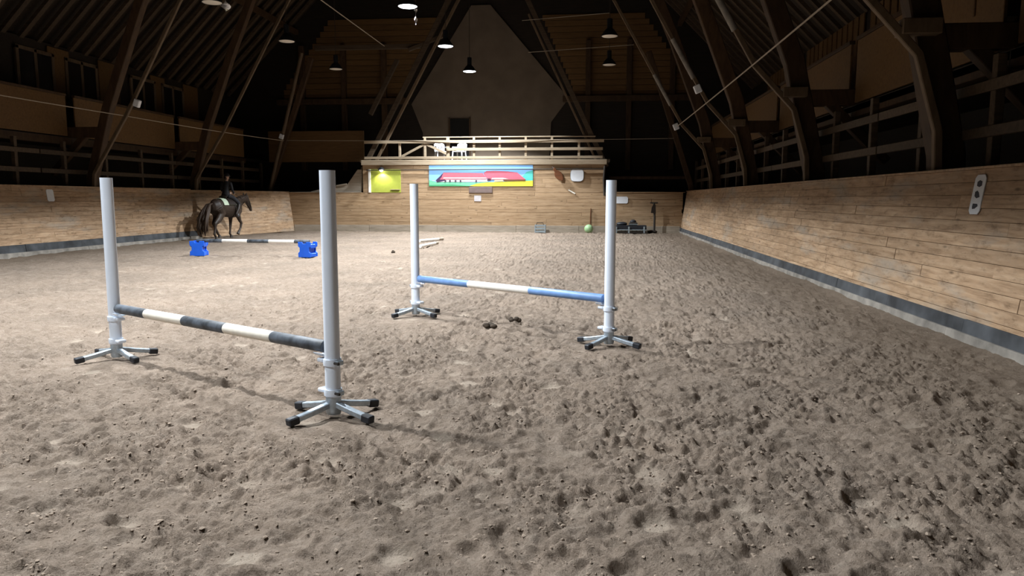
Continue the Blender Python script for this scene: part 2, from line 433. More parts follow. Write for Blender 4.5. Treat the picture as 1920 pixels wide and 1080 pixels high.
def make_floor():
    xs = -graded(-4.35, 16.9, .017, .14, 4.8)[::-1]          # fine around the camera, coarser to the left wall
    ys = np.concatenate([np.arange(YB, 2.2, .25), graded(2.2, YF+.15, .016, .16, 7.5)])
    X, Y = np.meshgrid(xs, ys)
    Z = np.zeros_like(X)
    # domain warp, then octaves: broad undulation, trodden lumps, clods
    wx = X+.10*vnoise(X*2.1, Y*2.1, 3)+.03*vnoise(X*9, Y*9, 5); wy = Y+.10*vnoise(X*2.1+9, Y*2.1, 4)+.03*vnoise(X*9+4, Y*9, 6)
    Z += .030*vnoise(X*.45, Y*.45, 1)
    Z += .040*vnoise(wx*2.6, wy*2.6, 2)
    l2 = vnoise(wx*13.0, wy*13.0, 8)
    # how churned the sand is: loose patches between flatter, trodden ones
    ch = vnoise(X*.8+3, Y*.8, 21)+.8*vnoise(X*2.0, Y*2.0, 22)
    ch = .42+.65/(1+np.exp(-(ch+.02)*9))
    ch *= 1-.45*np.clip((X-2.4)/1.4, 0, 1)
    P = np.zeros_like(X)
    l1 = vnoise(wx*6.0, wy*6.0, 7)
    Z += .052*(l1-1.2*np.clip(-l1-.12, 0, 1))*(.5+.5*ch)
    Z += .034*(2.2*np.abs(l2)-.5)*ch
    near = np.clip((16-Y)/8, 0, 1)
    Z += .024*(2*np.abs(vnoise(wx*21, wy*21, 9))-.4)*near*ch
    Z += .012*vnoise(wx*37, wy*37, 10)*near*ch*1.5
    # hoof prints: horseshoe dents with a pushed-up rim, flat floor
    n_print = 1700
    px = rng.uniform(-15.5, 4.1, n_print); py = 2.4+rng.power(.75, n_print)*20
    for k in range(n_print):
        R = rng.uniform(.055, .085)
        i0, i1 = np.searchsorted(ys, (py[k]-3*R, py[k]+3*R)); j0, j1 = np.searchsorted(xs, (px[k]-3*R, px[k]+3*R))
        if i1-i0 < 2 or j1-j0 < 2: continue
        a = rng.uniform(0, 2*PI); ca, sa = math.cos(a), math.sin(a)
        lx = (X[i0:i1, j0:j1]-px[k]); ly = (Y[i0:i1, j0:j1]-py[k])
        u = (lx*ca+ly*sa)/R; v = (-lx*sa+ly*ca)/(R*1.15)
        d = np.sqrt(u*u+v*v)
        dep = rng.uniform(.008, .036)
        dent = -dep*(1/(1+np.exp((d-.95)*9)))*(1+.4*v)
        rim = .45*dep*np.exp(-((d-1.35)/.28)**2)*(.55+.45*v)
        keep = 1/(1+np.exp((d-.95)*9))*.85; P[i0:i1, j0:j1] = np.maximum(P[i0:i1, j0:j1], keep*rng.uniform(-.8, 1.1))
        blk = Z[i0:i1, j0:j1]
        Z[i0:i1, j0:j1] = blk*(1-keep)+dent+rim
    # crumbs of sand thrown up
    n_c = 2600
    cx = rng.uniform(-6, 4.1, n_c); cy = 2.4+rng.power(.7, n_c)*9
    for k in range(n_c):
        R = rng.uniform(.018, .045)
        i0, i1 = np.searchsorted(ys, (cy[k]-2*R, cy[k]+2*R)); j0, j1 = np.searchsorted(xs, (cx[k]-2*R, cx[k]+2*R))
        if i1-i0 < 1 or j1-j0 < 1: continue
        d2 = ((X[i0:i1, j0:j1]-cx[k])**2+(Y[i0:i1, j0:j1]-cy[k])**2)/R**2
        Z[i0:i1, j0:j1] += R*.45*np.exp(-d2*1.6)
    # level seats for the stand feet, and sand banked against the walls
    for fx, fy in FLAT:
        d = np.sqrt((X-fx)**2+(Y-fy+.06)**2)
        k = 1/(1+np.exp((d-.50)*16))
        Z = Z*(1-.8*k)
    Z *= 1-.75*np.exp(-((XR-X)/.30)**2)
    Z -= .01
    bank = np.exp(-((XR+.02-X)/.16)**2)*(.045+.05*vnoise(Y*.9, Y*.0+.5, 31))
    Z += np.clip(bank, 0, None)
    ny, nx = X.shape
    co = np.stack([X.ravel(), Y.ravel(), Z.ravel()], 1).astype(np.float32)
    idx = np.arange(nx*ny).reshape(ny, nx)
    q = np.stack([idx[:-1, :-1], idx[:-1, 1:], idx[1:, 1:], idx[1:, :-1]], -1).reshape(-1, 4).astype(np.int32)
    me = bpy.data.meshes.new('floor')
    me.vertices.add(len(co)); me.vertices.foreach_set('co', co.ravel())
    me.loops.add(q.size); me.loops.foreach_set('vertex_index', q.ravel())
    me.polygons.add(len(q)); me.polygons.foreach_set('loop_start', np.arange(0, q.size, 4, dtype=np.int32))
    me.polygons.foreach_set('use_smooth', np.ones(len(q), dtype=bool))
    me.update(calc_edges=True); me.validate()
    me.attributes.new('packed', 'FLOAT', 'POINT').data.foreach_set('value', P.ravel().astype(np.float32))
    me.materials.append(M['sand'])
    o = bpy.data.objects.new('floor', me); link(o)
    tag(o, 'trodden brown sand floor of the riding arena', 'floor', kind='structure')
    # loose crumbs of sand lying on it: too many to count, one object
    nc = 60000
    cy = 2.6+rng.power(.6, nc)*10; cx = rng.uniform(-1, 1, nc)*(1.6+cy*.62)-.12*cy
    ok = (cx < XR-.15) & (cx > XL+.5); cx = cx[ok]; cy = cy[ok]; nc = len(cx)
    ii = np.clip(np.searchsorted(ys, cy), 0, ny-1); jj = np.clip(np.searchsorted(xs, cx), 0, nx-1)
    ok = rng.uniform(.25, 1.0, nc) < ch[ii, jj]; cx, cy, ii, jj = cx[ok], cy[ok], ii[ok], jj[ok]; nc = len(cx)
    cz = Z[ii, jj]
    ph = (1+5**.5)/2
    base = np.array([(-1, ph, 0), (1, ph, 0), (-1, -ph, 0), (1, -ph, 0), (0, -1, ph), (0, 1, ph), (0, -1, -ph), (0, 1, -ph), (ph, 0, -1), (ph, 0, 1), (-ph, 0, -1), (-ph, 0, 1)])/1.9
    tri = np.array([(0, 11, 5), (0, 5, 1), (0, 1, 7), (0, 7, 10), (0, 10, 11), (1, 5, 9), (5, 11, 4), (11, 10, 2), (10, 7, 6), (7, 1, 8), (3, 9, 4), (3, 4, 2), (3, 2, 6), (3, 6, 8), (3, 8, 9), (4, 9, 5), (2, 4, 11), (6, 2, 10), (8, 6, 7), (9, 8, 1)])
    rad = .0025+.0085*rng.power(.22, nc)
    V = base[None]*(1+rng.uniform(-.45, .45, (nc, 12, 3)))*rad[:, None, None]*np.stack([rng.uniform(.8, 1.5, nc), rng.uniform(.8, 1.4, nc), rng.uniform(.45, .65, nc)], 1)[:, None, :]
    V += np.stack([cx, cy, cz+rad*.02], 1)[:, None, :]
    T = (tri[None]+(np.arange(nc)*12)[:, None, None]).reshape(-1, 3).astype(np.int32)
    me = bpy.data.meshes.new('sand_crumbs')
    me.vertices.add(nc*12); me.vertices.foreach_set('co', V.astype(np.float32).ravel())
    me.loops.add(T.size); me.loops.foreach_set('vertex_index', T.ravel())
    me.polygons.add(len(T)); me.polygons.foreach_set('loop_start', np.arange(0, T.size, 3, dtype=np.int32))
    me.polygons.foreach_set('use_smooth', np.zeros(len(T), dtype=bool))
    me.update(calc_edges=True)
    me.materials.append(M['crumb'])
    c = bpy.data.objects.new('sand_crumbs', me); link(c, o); tag(c, kind='stuff')
    return o
make_floor()

# ------------------------------------------------------------------ board walls
def board_wall(name, label, p0, p1, z0, z1, lean, mat, course=.155, back=M['dark_wood'], inward=None, lens=(2.6, 4.6), th=.035):
    """boards laid in courses on a backing; `lean` is how far the top stands behind the foot"""
    p0 = Vector((p0[0], p0[1], 0)); p1 = Vector((p1[0], p1[1], 0))
    u = (p1-p0).normalized(); nin = Vector(inward).normalized()
    nin = (nin-u*nin.dot(u)).normalized()
    H = z1-z0
    v = (Vector((0, 0, H))-nin*lean).normalized()
    nrm = u.cross(v)
    if nrm.dot(nin) < 0: nrm = -nrm
    Ltot = (p1-p0).length; Hs = math.hypot(H, lean)
    base = p0+Vector((0, 0, z0))
    mb = MB()
    mb.prism([(0, 0), (Ltot, 0), (Ltot, Hs-.01), (0, Hs-.01)], base-nrm*(th+.06), u, v, (.058 if u.cross(v).dot(nrm) > 0 else -.058))
    wl = mb.build(name, back)
    tag(wl, label, 'wall', kind='structure')
    R = Matrix((u, nrm, v)).transposed()
    nC = max(1, round(Hs/course)); hC = Hs/nC
    for c in range(nC):
        s = -random.uniform(0, lens[0])
        while s < Ltot:
            l = random.uniform(*lens)
            a, b = max(0, s), min(Ltot, s+l); s += l
            if b-a < .08: continue
            m = MB().box((0, 0, 0), (b-a-.006, th, hC-.004))
            o = m.build('plank', mat, wl, bevel=.0025)
            off = random.uniform(-.005, .005)
            pos = base+u*((a+b)/2)+v*(hC*(c+.5))-nrm*(th/2+off)
            o.matrix_local = Matrix.Translation(pos) @ R.to_4x4()
    return wl, base, u, v, nrm

WR = board_wall('wall_right', 'pale board kick wall leaning outward along the right side', (XR, YB), (XR, YF), 0.0, WALL_H, .27, M['board'], inward=(-1, 0, 0))
WL = board_wall('wall_left', 'pale board kick wall along the left side behind the horse', (XL, YB+6), (XL, YK+.06), 0.0, WALL_H, .25, M['board'], inward=(1, 0, 0))
WLC = board_wall('wall_left_corner', 'board wall section angled in to the far left corner', (XL-.02, YK-.10), (XLC, YF), 0.0, WALL_H, .24, M['board'], inward=(1, 0, 0))
WF = board_wall('wall_far', 'board end wall of the arena under the gallery', (XLC-.3, YF), (XR+.1, YF), 0.0, 1.9, 0.0, M['board_far'], inward=(0, -1, 0), lens=(3.2, 5.5))
WFU = board_wall('wall_far_gallery_front', 'boarded gallery front carrying the mural above the end wall', (-11.1, YF+.0), (.66, YF+.0), 1.905, 3.22, 0.0, M['board_far'], inward=(0, -1, 0), lens=(3.2, 5.5), course=.22)

# dark strip and dusty kerb at the foot of the side walls
def strip_run(nm, lab, p0, p1, sgn, h0, h1, depth, mat, piece, lean=0.0, top_in=0.0):
    """pieces of strip laid end to end along the wall"""
    p0 = Vector((p0[0], p0[1], 0)); p1 = Vector((p1[0], p1[1], 0)); u = (p1-p0).normalized(); L_ = (p1-p0).length
    nrm = Vector((u.y, -u.x, 0))*sgn
    root = None; s = 0.0
    while s < L_-.05:
        e = min(L_, s+piece*random.uniform(.85, 1.15))
        j = random.uniform(-.006, .006)
        a = p0+u*s; b = p0+u*(e-.008)
        vv = []
        for q in (a, b):
            vv += [q+nrm*(depth+j)+Vector((0, 0, h0)), q-nrm*.02+Vector((0, 0, h0)), q-nrm*(lean+.02)+Vector((0, 0, h1+j)), q+nrm*(depth-top_in+j-lean)+Vector((0, 0, h1+j))]
        m = MB().add(vv, [(0, 1, 2, 3), (7, 6, 5, 4), (0, 4, 5, 1), (1, 5, 6, 2), (2, 6, 7, 3), (3, 7, 4, 0)])
        o = m.build(nm if root is None else 'strip_piece', mat, root, bevel=.006)
        if root is None:
            root = o; tag(o, lab, 'trim', kind='structure')
        s = e
    return root
strip_run('baseboard_right', 'dark grey rubber strip along the foot of the right wall', (XR, YB), (XR, YF), -1, .07, .25, .022, M['rubber_strip'], 2.4, lean=.03)
strip_run('trim_1', 'dusty pale kerb along the sand under the right wall', (XR, YB), (XR, YF), -1, -.06, .10, .065, M['kerb'], 3.0, top_in=.02)
strip_run('baseboard_left', 'dark grey rubber strip along the foot of the left wall', (XL, YB+6), (XL, YK), 1, .06, .30, .022, M['rubber_strip'], 2.4, lean=.03)
strip_run('trim_2', 'dusty pale kerb along the sand under the left wall', (XL, YB+6), (XL, YK+.1), 1, -.06, .10, .16, M['kerb'], 3.0, top_in=.02)
strip_run('baseboard_far', 'grey dusty footing board along the end wall', (XLC, YF-.01), (XR, YF-.01), 1, -.05, .32, .02, M['grey_wood'], 3.4)
# caps on the wall tops
for nm, lab, pts, m_ in [('trim_3', 'thin capping board on top of the right wall', [(XR+.30, YB, 1.965), (XR+.30, YF, 1.965)], 'board'),
                         ('trim_4', 'thin capping board on top of the left wall', [(XL-.28, YB+6, 1.965), (XL-.28, YK, 1.965)], 'board'),
                         ('trim_5', 'thin capping board on the end wall left of the gallery', [(XLC-.2, YF+.05, 1.915), (-11.2, YF+.05, 1.915)], 'grey_wood'),
                         ('trim_6', 'thin capping board on the end wall right of the gallery', [(.75, YF+.05, 1.915), (XR+.2, YF+.05, 1.915)], 'board_far')]:
    tag(MB().beam(pts[0], pts[1], .14, .03).build(nm, M[m_], bevel=.005), lab, 'trim', kind='structure')

# ------------------------------------------------------------------ hall shell: aisles, lofts, roof, gable
XO_R, XO_L = 8.0, -19.4                     # outer walls of the aisles
EAVE = 7.1
def shell(name, label, verts, faces, mat, t=None):
    o = MB().add(verts, faces).build(name, mat)
    return tag(o, label, 'wall' if 'wall' in name else name.split('_')[0], kind='structure')
YE = 40.0
for sgn, xo, side in ((1, XO_R, 'right'), (-1, XO_L, 'left')):
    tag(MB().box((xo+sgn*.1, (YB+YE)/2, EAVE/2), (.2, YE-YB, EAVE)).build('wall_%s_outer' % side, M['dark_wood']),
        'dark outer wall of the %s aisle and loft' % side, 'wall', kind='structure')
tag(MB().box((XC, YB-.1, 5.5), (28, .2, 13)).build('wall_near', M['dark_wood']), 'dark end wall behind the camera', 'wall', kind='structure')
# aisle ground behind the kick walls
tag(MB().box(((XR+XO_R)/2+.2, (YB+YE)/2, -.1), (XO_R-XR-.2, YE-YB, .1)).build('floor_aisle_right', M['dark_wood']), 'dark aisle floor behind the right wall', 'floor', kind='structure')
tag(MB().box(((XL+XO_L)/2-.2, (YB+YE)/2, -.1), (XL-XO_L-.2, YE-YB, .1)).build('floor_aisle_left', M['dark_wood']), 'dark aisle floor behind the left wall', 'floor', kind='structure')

# roof: two boarded slopes at 45 degrees with rafters
RIDGE = EAVE+(XO_R-XO_L)/2*1.0
XRG = (XO_R+XO_L)/2
ceil = bpy.data.objects.new('ceiling', None); link(ceil); tag(ceil, 'steep dark boarded barn roof with rafters', 'roof', kind='structure')
for sgn, xo in ((1, XO_R), (-1, XO_L)):
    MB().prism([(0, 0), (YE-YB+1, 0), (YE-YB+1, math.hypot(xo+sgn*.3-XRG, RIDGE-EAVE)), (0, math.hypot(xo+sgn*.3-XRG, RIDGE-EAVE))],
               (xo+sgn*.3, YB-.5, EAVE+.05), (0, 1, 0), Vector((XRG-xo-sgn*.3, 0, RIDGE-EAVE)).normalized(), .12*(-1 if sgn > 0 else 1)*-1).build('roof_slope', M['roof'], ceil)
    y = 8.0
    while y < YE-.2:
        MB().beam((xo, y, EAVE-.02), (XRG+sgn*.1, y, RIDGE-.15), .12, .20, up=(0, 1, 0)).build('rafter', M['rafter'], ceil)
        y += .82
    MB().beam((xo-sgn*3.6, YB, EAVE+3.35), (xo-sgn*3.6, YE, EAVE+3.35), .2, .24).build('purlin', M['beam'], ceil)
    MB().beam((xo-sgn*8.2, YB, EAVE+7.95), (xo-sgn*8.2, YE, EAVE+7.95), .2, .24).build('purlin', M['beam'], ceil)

# end wall: dark timber with plaster gable and doorway
gw = tag(MB().box((XC, YE+.15, 9), (28, .3, 18.2)).build('wall_gable', M['dark_wood']), 'tall dark gable end wall behind the gallery', 'wall', kind='structure')
MB().prism([(-9.0, 3.4), (-2.2, 3.4), (-2.1, 5.6), (-1.2, 6.8), (-5.3, 11.6), (-6.3, 11.6), (-9.55, 6.6), (-8.95, 5.1)], (0, YE-.06, 0), (1, 0, 0), (0, 0, 1), -.055 if False else .05).build('plaster_field', M['plaster'], gw)
d1 = tag(MB().box((-6.95, YE-.14, 4.66), (1.02, .05, 2.30)).build('door_1', M['void']), 'black doorway in the plastered gable above the gallery', 'door', kind='structure')
MB().beam((-7.5, YE-.15, 3.5), (-7.5, YE-.15, 5.86), .08, .1).build('door_frame', M['beam'], d1)
MB().beam((-6.4, YE-.15, 3.5), (-6.4, YE-.15, 5.86), .08, .1).build('door_frame', M['beam'], d1)
for sgn, x0, x1 in ((-1, -16.6, -10.0), (1, -1.0, 5.2)):
    for k in range(14):
        z = 7.0+k*.3
        f = max(0, (z-7.4)/4.4)
        if sgn < 0: a, b = x0+f*3.2, x1+f*2.6
        else: a, b = x0-f*2.0, x1-f*3.2
        MB().box((0, 0, 0), (b-a, .05, .28)).build('plank', M['loft'], gw, bevel=.006).location = ((a+b)/2, YE-.04, z)
    for xk in ((-15.5, -13.2, -11.0) if sgn < 0 else (-.2, 1.9, 4.1)):
        MB().box((0, 0, 0), (.26, .26, 6.6)).build('post', M['beam'], gw, bevel=.01).location = (xk, YE-.2, 6.4)
    MB().box((0, 0, 0), (7.2, .3, .3)).build('cross_beam', M['beam'], gw, bevel=.01).location = ((x0+x1)/2, YE-.25, 6.75)
# loft end panels in the corners of the far end
for x0, x1, z0, z1, lab in ((-16.4, -11.4, 3.45, 5.0, 'plain brown loft panel left of the gallery'), (.9, 4.6, 2.55, 2.7, 'low dark ledge right of the gallery')):
    o = MB().box(((x0+x1)/2, 37.3, (z0+z1)/2), (x1-x0, .1, z1-z0)).build('trim_7' if x0 < 0 else 'trim_8', M['loft'] if x0 < 0 else M['beam'], bevel=.01)
    tag(o, lab, 'panel', kind='structure')

# lofts along both sides: floor, parapet panels per bay, windows behind
TR_Y = [-1.4, 4.8, 10.9, 17.0, 23.4, 29.8, 36.0]
wn = 0
for sgn, xp, xo, side in ((1, 5.55, XO_R, 'right'), (-1, -17.05, XO_L, 'left')):
    lf = MB().box(((xp+xo)/2, (YB+YE)/2, 3.52), (abs(xo-xp), YE-YB, .14)).build('wall_%s_loft' % side, M['dark_wood'])
    tag(lf, 'boarded loft with panelled front along the %s side' % side, 'loft', kind='structure')
    for k in range(1, len(TR_Y)):
        y0, y1 = TR_Y[k-1]+.2, TR_Y[k]-.2
        if y1 < 4: continue
        MB().box((0, 0, 0), (.05, y1-y0, 1.28)).build('parapet_panel', M['loft'], lf, bevel=.008).location = (xp, (y0+y1)/2, 4.26)
        MB().box((0, 0, 0), (.12, y1-y0, .08)).build('parapet_cap', M['beam'], lf, bevel=.008).location = (xp, (y0+y1)/2, 4.94)
        MB().box((0, 0, 0), (.2, y1-y0+.4, .24)).build('loft_edge_beam', M['beam'], lf, bevel=.01).location = (xp+sgn*.1, (y0+y1)/2, 3.46)
        if side == 'left':
            for q, f in enumerate((.22, .62)):
                wn += 1
                yc = y0+(y1-y0)*f
                wo = MB().box((0, 0, 0), (.05, 1.7, 1.5)).build('window_%d' % wn, M['glass_dark']); wo.location = (xo+.07, yc, 5.95)
                tag(wo, 'dark loft window pair in bay %d of the left loft wall' % (k), 'window', kind='structure', group='left loft windows')
                for dy in (-.85, 0, .85):
                    MB().box((0, dy, 0), (.1, .14, 1.6)).build('window_frame', M['strut'], wo, bevel=.008)
                for dz in (-.75, .75):
                    MB().box((0, 0, dz), (.1, 1.84, .13)).build('window_frame', M['strut'], wo, bevel=.008)
            MB().box((0, 0, 0), (.06, 1.1, 2.1)).build('wall_panel', M['loft'], lf, bevel=.01).location = (xo+.05, y0+(y1-y0)*.42, 5.95)
            MB().box((0, 0, 0), (.06, 1.3, 2.1)).build('wall_panel', M['loft'], lf, bevel=.01).location = (xo+.05, y0+(y1-y0)*.90, 5.95)
        else:
            n = 12
            for i in range(n):
                MB().box((0, 0, 0), (.05, (y1-y0)/n-.12, 2.1)).build('vertical_board', M['loft'], lf, bevel=.008).location = (xo-.05, y0+(y1-y0)*(i+.5)/n, 6.0)
# a lone cross panel in the near right loft
tag(MB().box((6.25, 11.9, 4.45), (1.5, .06, .42)).build('trim_9', M['loft'], bevel=.01), 'plain brown panel across the loft above the right wall plate', 'panel', kind='structure')

# aisle railings, dim behind the kick walls
for sgn, xr, side in ((1, 5.05, 'right'), (-1, -16.75, 'left')):
    t = thing('aisle_railing', 'dim timber post and rail fence in the aisle above the %s wall' % side, 'railing', (xr, 22, 0))
    y = -16.0
    while y < 16:
        MB().box((0, y, 1.7), (.12, .12, 3.4)).build('post', M['rafter'], t, bevel=.008)
        y += 2.07
    for z, m_ in ((2.45, 'rafter'), (3.02, 'rafter')):
        for k in range(4):
            MB().box((-sgn*.08, -16+k*7.6+4, z), (.05, 7.55, .14)).build('rail', M[m_], t, bevel=.008)

# ------------------------------------------------------------------ timber roof frames
names = {2: 'nearest timber roof frame, its thick post rising above the right wall plate', 3: 'second timber roof frame from the camera, with a grey sleeve on its right strut',
         4: 'third timber roof frame from the camera, small white box on each strut', 5: 'fourth timber roof frame from the camera, behind the dark horse and rider'}
for k, Y in enumerate(TR_Y[:-1]):
    if k < 2: continue
    t = thing('roof_frame', names[k], 'roof frame', (0, Y, 0))
    MB().poly_beam([(4.90, 0, 0), (4.82, 0, 2.2), (4.30, 0, 4.5), (3.1, 0, 7.6), (.9, 0, 12.6)], .40, .30).build('post', M['beam'], t, bevel=.02)
    MB().poly_beam([(-16.5, 0, 0), (-16.4, 0, 2.2), (-15.7, 0, 4.5), (-14.5, 0, 7.5), (-12.3, 0, 12.5)], .30, .28).build('post', M['beam'], t, bevel=.02)
    MB().poly_beam([(4.66, -.25, 1.0), (4.58, -.25, 2.5), (4.28, -.25, 3.5), (3.45, -.25, 4.4), (2.35, -.25, 6.3), (-.2, -.25, 10.8)], .11, .10).build('strut', M['strut'], t, bevel=.012)
    MB().poly_beam([(-16.3, -.25, 1.0), (-16.15, -.25, 2.4), (-14.9, -.25, 4.3), (-12.95, -.25, 7.7), (-10.4, -.25, 12.0)], .11, .10).build('strut', M['strut'], t, bevel=.012)
    for a, b in (((4.3, 0, 3.75), (8.0, 0, 3.75)), ((-15.9, 0, 3.75), (-19.4, 0, 3.75))):
        MB().beam(a, b, .26, .34).build('aisle_beam', M['beam'], t, bevel=.015)
    MB().beam((5.0, 0, 3.7), (6.3, 0, 2.4), .2, .2).build('brace', M['beam'], t, bevel=.012)
    MB().beam((-16.5, 0, 3.7), (-17.8, 0, 2.4), .2, .2).build('brace', M['beam'], t, bevel=.012)
    MB().beam((1.9, 0, 10.3), (-13.3, 0, 10.3), .24, .3).build('collar_beam', M['beam'], t, bevel=.015)
    MB().box((4.28, -.2, 3.85), (.5, .3, .2)).build('corbel', M['strut'], t, bevel=.01)
    MB().box((4.75, -.2, 1.97), (.3, .25, .05)).build('wedge', M['rail_wood'], t, bevel=.006)
    if k >= 3:
        p, q = Vector((3.0, -.25, 5.15)), Vector((2.35, -.25, 6.3))
        MB().tube([p, q], .075, 12).build('pipe_sleeve', M['kerb'], t, smooth=True)
# the frame at the arena's far end: steep rafters of the gallery
t = thing('roof_frame', 'steep timber frame rising each side of the gallery and plastered gable', 'roof frame', (XC, 36.2, 0))
for a, b, wd in (((-11.15, 3.0), (-6.0, 12.4), .22), ((-10.7, 3.0), (-6.3, 11.0), .12), ((.75, 3.1), (-3.9, 12.6), .22), ((.25, 3.4), (-3.0, 10.2), .10)):
    MB().beam((a[0]-XC, 0, a[1]), (b[0]-XC, 0, b[1]), wd, .2, up=(0, 1, 0)).build('rafter_post', M['strut' if wd < .2 else 'rafter'], t, bevel=.012)
MB().poly_beam([(-16.1-XC, 0, 0), (-15.9-XC, 0, 2.2), (-15.0-XC, 0, 4.6), (-13.6-XC, 0, 8.4)], .24, .24).build('post', M['beam'], t, bevel=.015)
MB().tube([(-15.9-XC, -.2, 1.9), (-14.0-XC, -.2, 8.6)], .09, 10).build('strut', M['strut'], t, smooth=True)
MB().poly_beam([(4.9-XC, 0, 0), (4.7-XC, 0, 2.2), (3.9-XC, 0, 4.6), (2.6-XC, 0, 8.4)], .24, .24).build('post', M['beam'], t, bevel=.015)
MB().beam((-9.4-XC, .3, 8.3), (-10.8-XC, .3, 5.7), .2, .2, up=(0, 1, 0)).build('brace', M['rafter'], t, bevel=.01)
MB().beam((-8.8-XC, .1, 8.7), (-6.9-XC, .1, 9.4), .16, .16, up=(0, 1, 0)).build('brace', M['rafter'], t, bevel=.01)
MB().beam((-13.5-XC, .25, 8.9), (-8.0-XC, .25, 8.9), .2, .22).build('cross_beam', M['rafter'], t, bevel=.01)

# ------------------------------------------------------------------ gallery
gf = tag(MB().box((-5.2, 38.1, 3.42), (12.2, 3.7, .12)).build('floor_gallery', M['grey_wood'], bevel=.01), 'timber gallery floor above the end wall', 'floor', kind='structure')
tag(MB().box((-5.2, YF-.02, 3.34), (11.9, .12, .24)).build('trim_10', M['rail_wood'], bevel=.012), 'pale edge beam of the gallery floor above the mural', 'trim', kind='structure')
t = thing('gallery_railing', 'pale timber railing along the gallery above the mural', 'railing', (-5.25, 36.08, 3.46))
PX = [-9.25, -8.0, -6.87, -5.6, -4.35, -3.1, -1.85, -.57]
for i, x in enumerate(PX):
    h = 1.10 if 0 < i < 7 else .86
    MB().box((x+5.25, 0, h/2), (.16 if i == 2 else .11, .09, h)).build('post', M['rail_wood'], t, bevel=.008)
for z, hh, a, b in ((.50, .13, -6.9, .55), (.11, .12, -11.0, .55), (.87, .14, -11.0, .6)):
    MB().box(((a+b)/2+5.25, -.07, z), (b-a, .045, hh)).build('rail', M['rail_wood'], t, bevel=.006)
MB().tube([(-8.1+5.25, -.02, 1.08), (.2+5.25, -.02, 1.08)], .03, 10).build('hand_rail', M['rail_wood'], t, smooth=True)
MB().beam((-9.15+5.25, -.02, .18), (-8.05+5.25, -.02, .74), .05, .11).build('brace', M['rail_wood'], t, bevel=.005)
MB().beam((-7.95+5.25, -.02, .76), (-6.9+5.25, -.02, .28), .05, .11).build('brace', M['rail_wood'], t, bevel=.005)

def garden_chair(loc, rz, label):
    c = thing('garden_chair', label, 'chair', loc, rz, 'white chairs on the gallery')
    mt = M['chair']
    MB().box((0, 0, .42), (.48, .46, .035)).build('seat', mt, c, bevel=.012)
    b = MB()
    for i in range(5):
        x = -.17+.085*i
        b.beam((x, .2, .45), (x, .33, .84), .055, .02, up=(0, 1, 0))
    b.poly_beam([(-.24, .2, .43), (-.24, .32, .78), (-.12, .35, .88), (.12, .35, .88), (.24, .32, .78), (.24, .2, .43)], .05, .03)
    b.build('backrest', mt, c)
    for sx in (-1, 1):
        MB().poly_beam([(sx*.27, .28, .66), (sx*.28, -.18, .64), (sx*.26, -.24, .55)], .06, .03, up=(1, 0, 0)).build('armrest', mt, c)
        MB().beam((sx*.23, -.21, .62), (sx*.27, -.26, 0), .06, .045).build('leg', mt, c, bevel=.006)
        MB().beam((sx*.22, .2, .42), (sx*.25, .28, 0), .06, .045).build('leg', mt, c, bevel=.006)
    return c
garden_chair((-7.35, 36.75, 3.48), .5, 'white plastic garden chair left of the thick post on the gallery')
garden_chair((-6.45, 36.85, 3.48), -.3, 'white plastic garden chair right of the thick post on the gallery')

# ------------------------------------------------------------------ things on the end wall
FYW = YF-.002
mur = thing('mural', 'wide painted picture of red-roofed farm buildings on the end wall', 'mural', (-5.27, FYW, 2.2))
MW, MH = 5.05, 1.0
MB().box((0, -.02, MH/2), (MW, .04, MH)).build('panel', simple('mural_sky', srgb(128, 178, 228), .6, vary=.05, scale=2), mur, bevel=.004)
def mp(x, y): return ((x-125)/1680-.5)*MW, (1-(y-90)/335)*MH
def paint(nm, pts, col, layer):
    MB().prism([mp(*p) for p in pts], (0, -.04-.004*layer, 0), (1, 0, 0), (0, 0, 1), .004).build(nm, simple('mural_'+nm, tuple(c*.72 for c in srgb(*col)[:3])+(1,), .6, vary=.06, scale=6), mur)
paint('painted_hills', [(1560, 330), (1640, 270), (1700, 200), (1805, 170), (1805, 345), (1560, 345)], (90, 205, 195), 1)
paint('painted_meadow', [(125, 325), (230, 355), (900, 365), (1100, 350), (1000, 425), (125, 425)], (120, 205, 165), 1)
paint('painted_bank', [(125, 405), (480, 395), (860, 425), (125, 425)], (70, 165, 110), 2)
paint('painted_field', [(770, 425), (900, 385), (1100, 360), (1400, 350), (1805, 335), (1805, 425)], (240, 225, 70), 2)
paint('painted_wall', [(175, 335), (240, 335), (240, 355), (1080, 355), (1080, 315), (285, 315), (285, 330), (175, 330)], (240, 232, 240), 3)
paint('painted_gable', [(235, 330), (360, 210), (400, 225), (390, 335), (260, 362)], (70, 45, 85), 4)
paint('painted_roof', [(365, 205), (1000, 215), (1070, 312), (300, 318), (330, 285)], (210, 104, 120), 5)
paint('painted_snow_line', [(365, 282), (1062, 284), (1066, 303), (355, 302)], (250, 195, 200), 6)
paint('painted_roof', [(1015, 215), (1065, 180), (1200, 178), (1390, 188), (1555, 207), (1690, 318), (1120, 322), (1050, 285)], (216, 104, 124), 5)
paint('painted_eaves', [(1150, 292), (1330, 290), (1420, 312), (1140, 314)], (250, 215, 215), 6)
paint('painted_wall', [(1330, 318), (1690, 318), (1680, 340), (1340, 343)], (110, 70, 35), 6)
paint('painted_wall', [(1190, 325), (1330, 322), (1330, 345), (1190, 352)], (225, 205, 170), 6)
for xw in (395, 470, 560, 640, 895):
    paint('painted_window', [(xw-14, 325), (xw+14, 325), (xw+14, 355), (xw-14, 355)], (75, 60, 75), 6)
paint('painted_window', [(1080, 300), (1130, 300), (1130, 335), (1070, 335)], (80, 40, 60), 6)

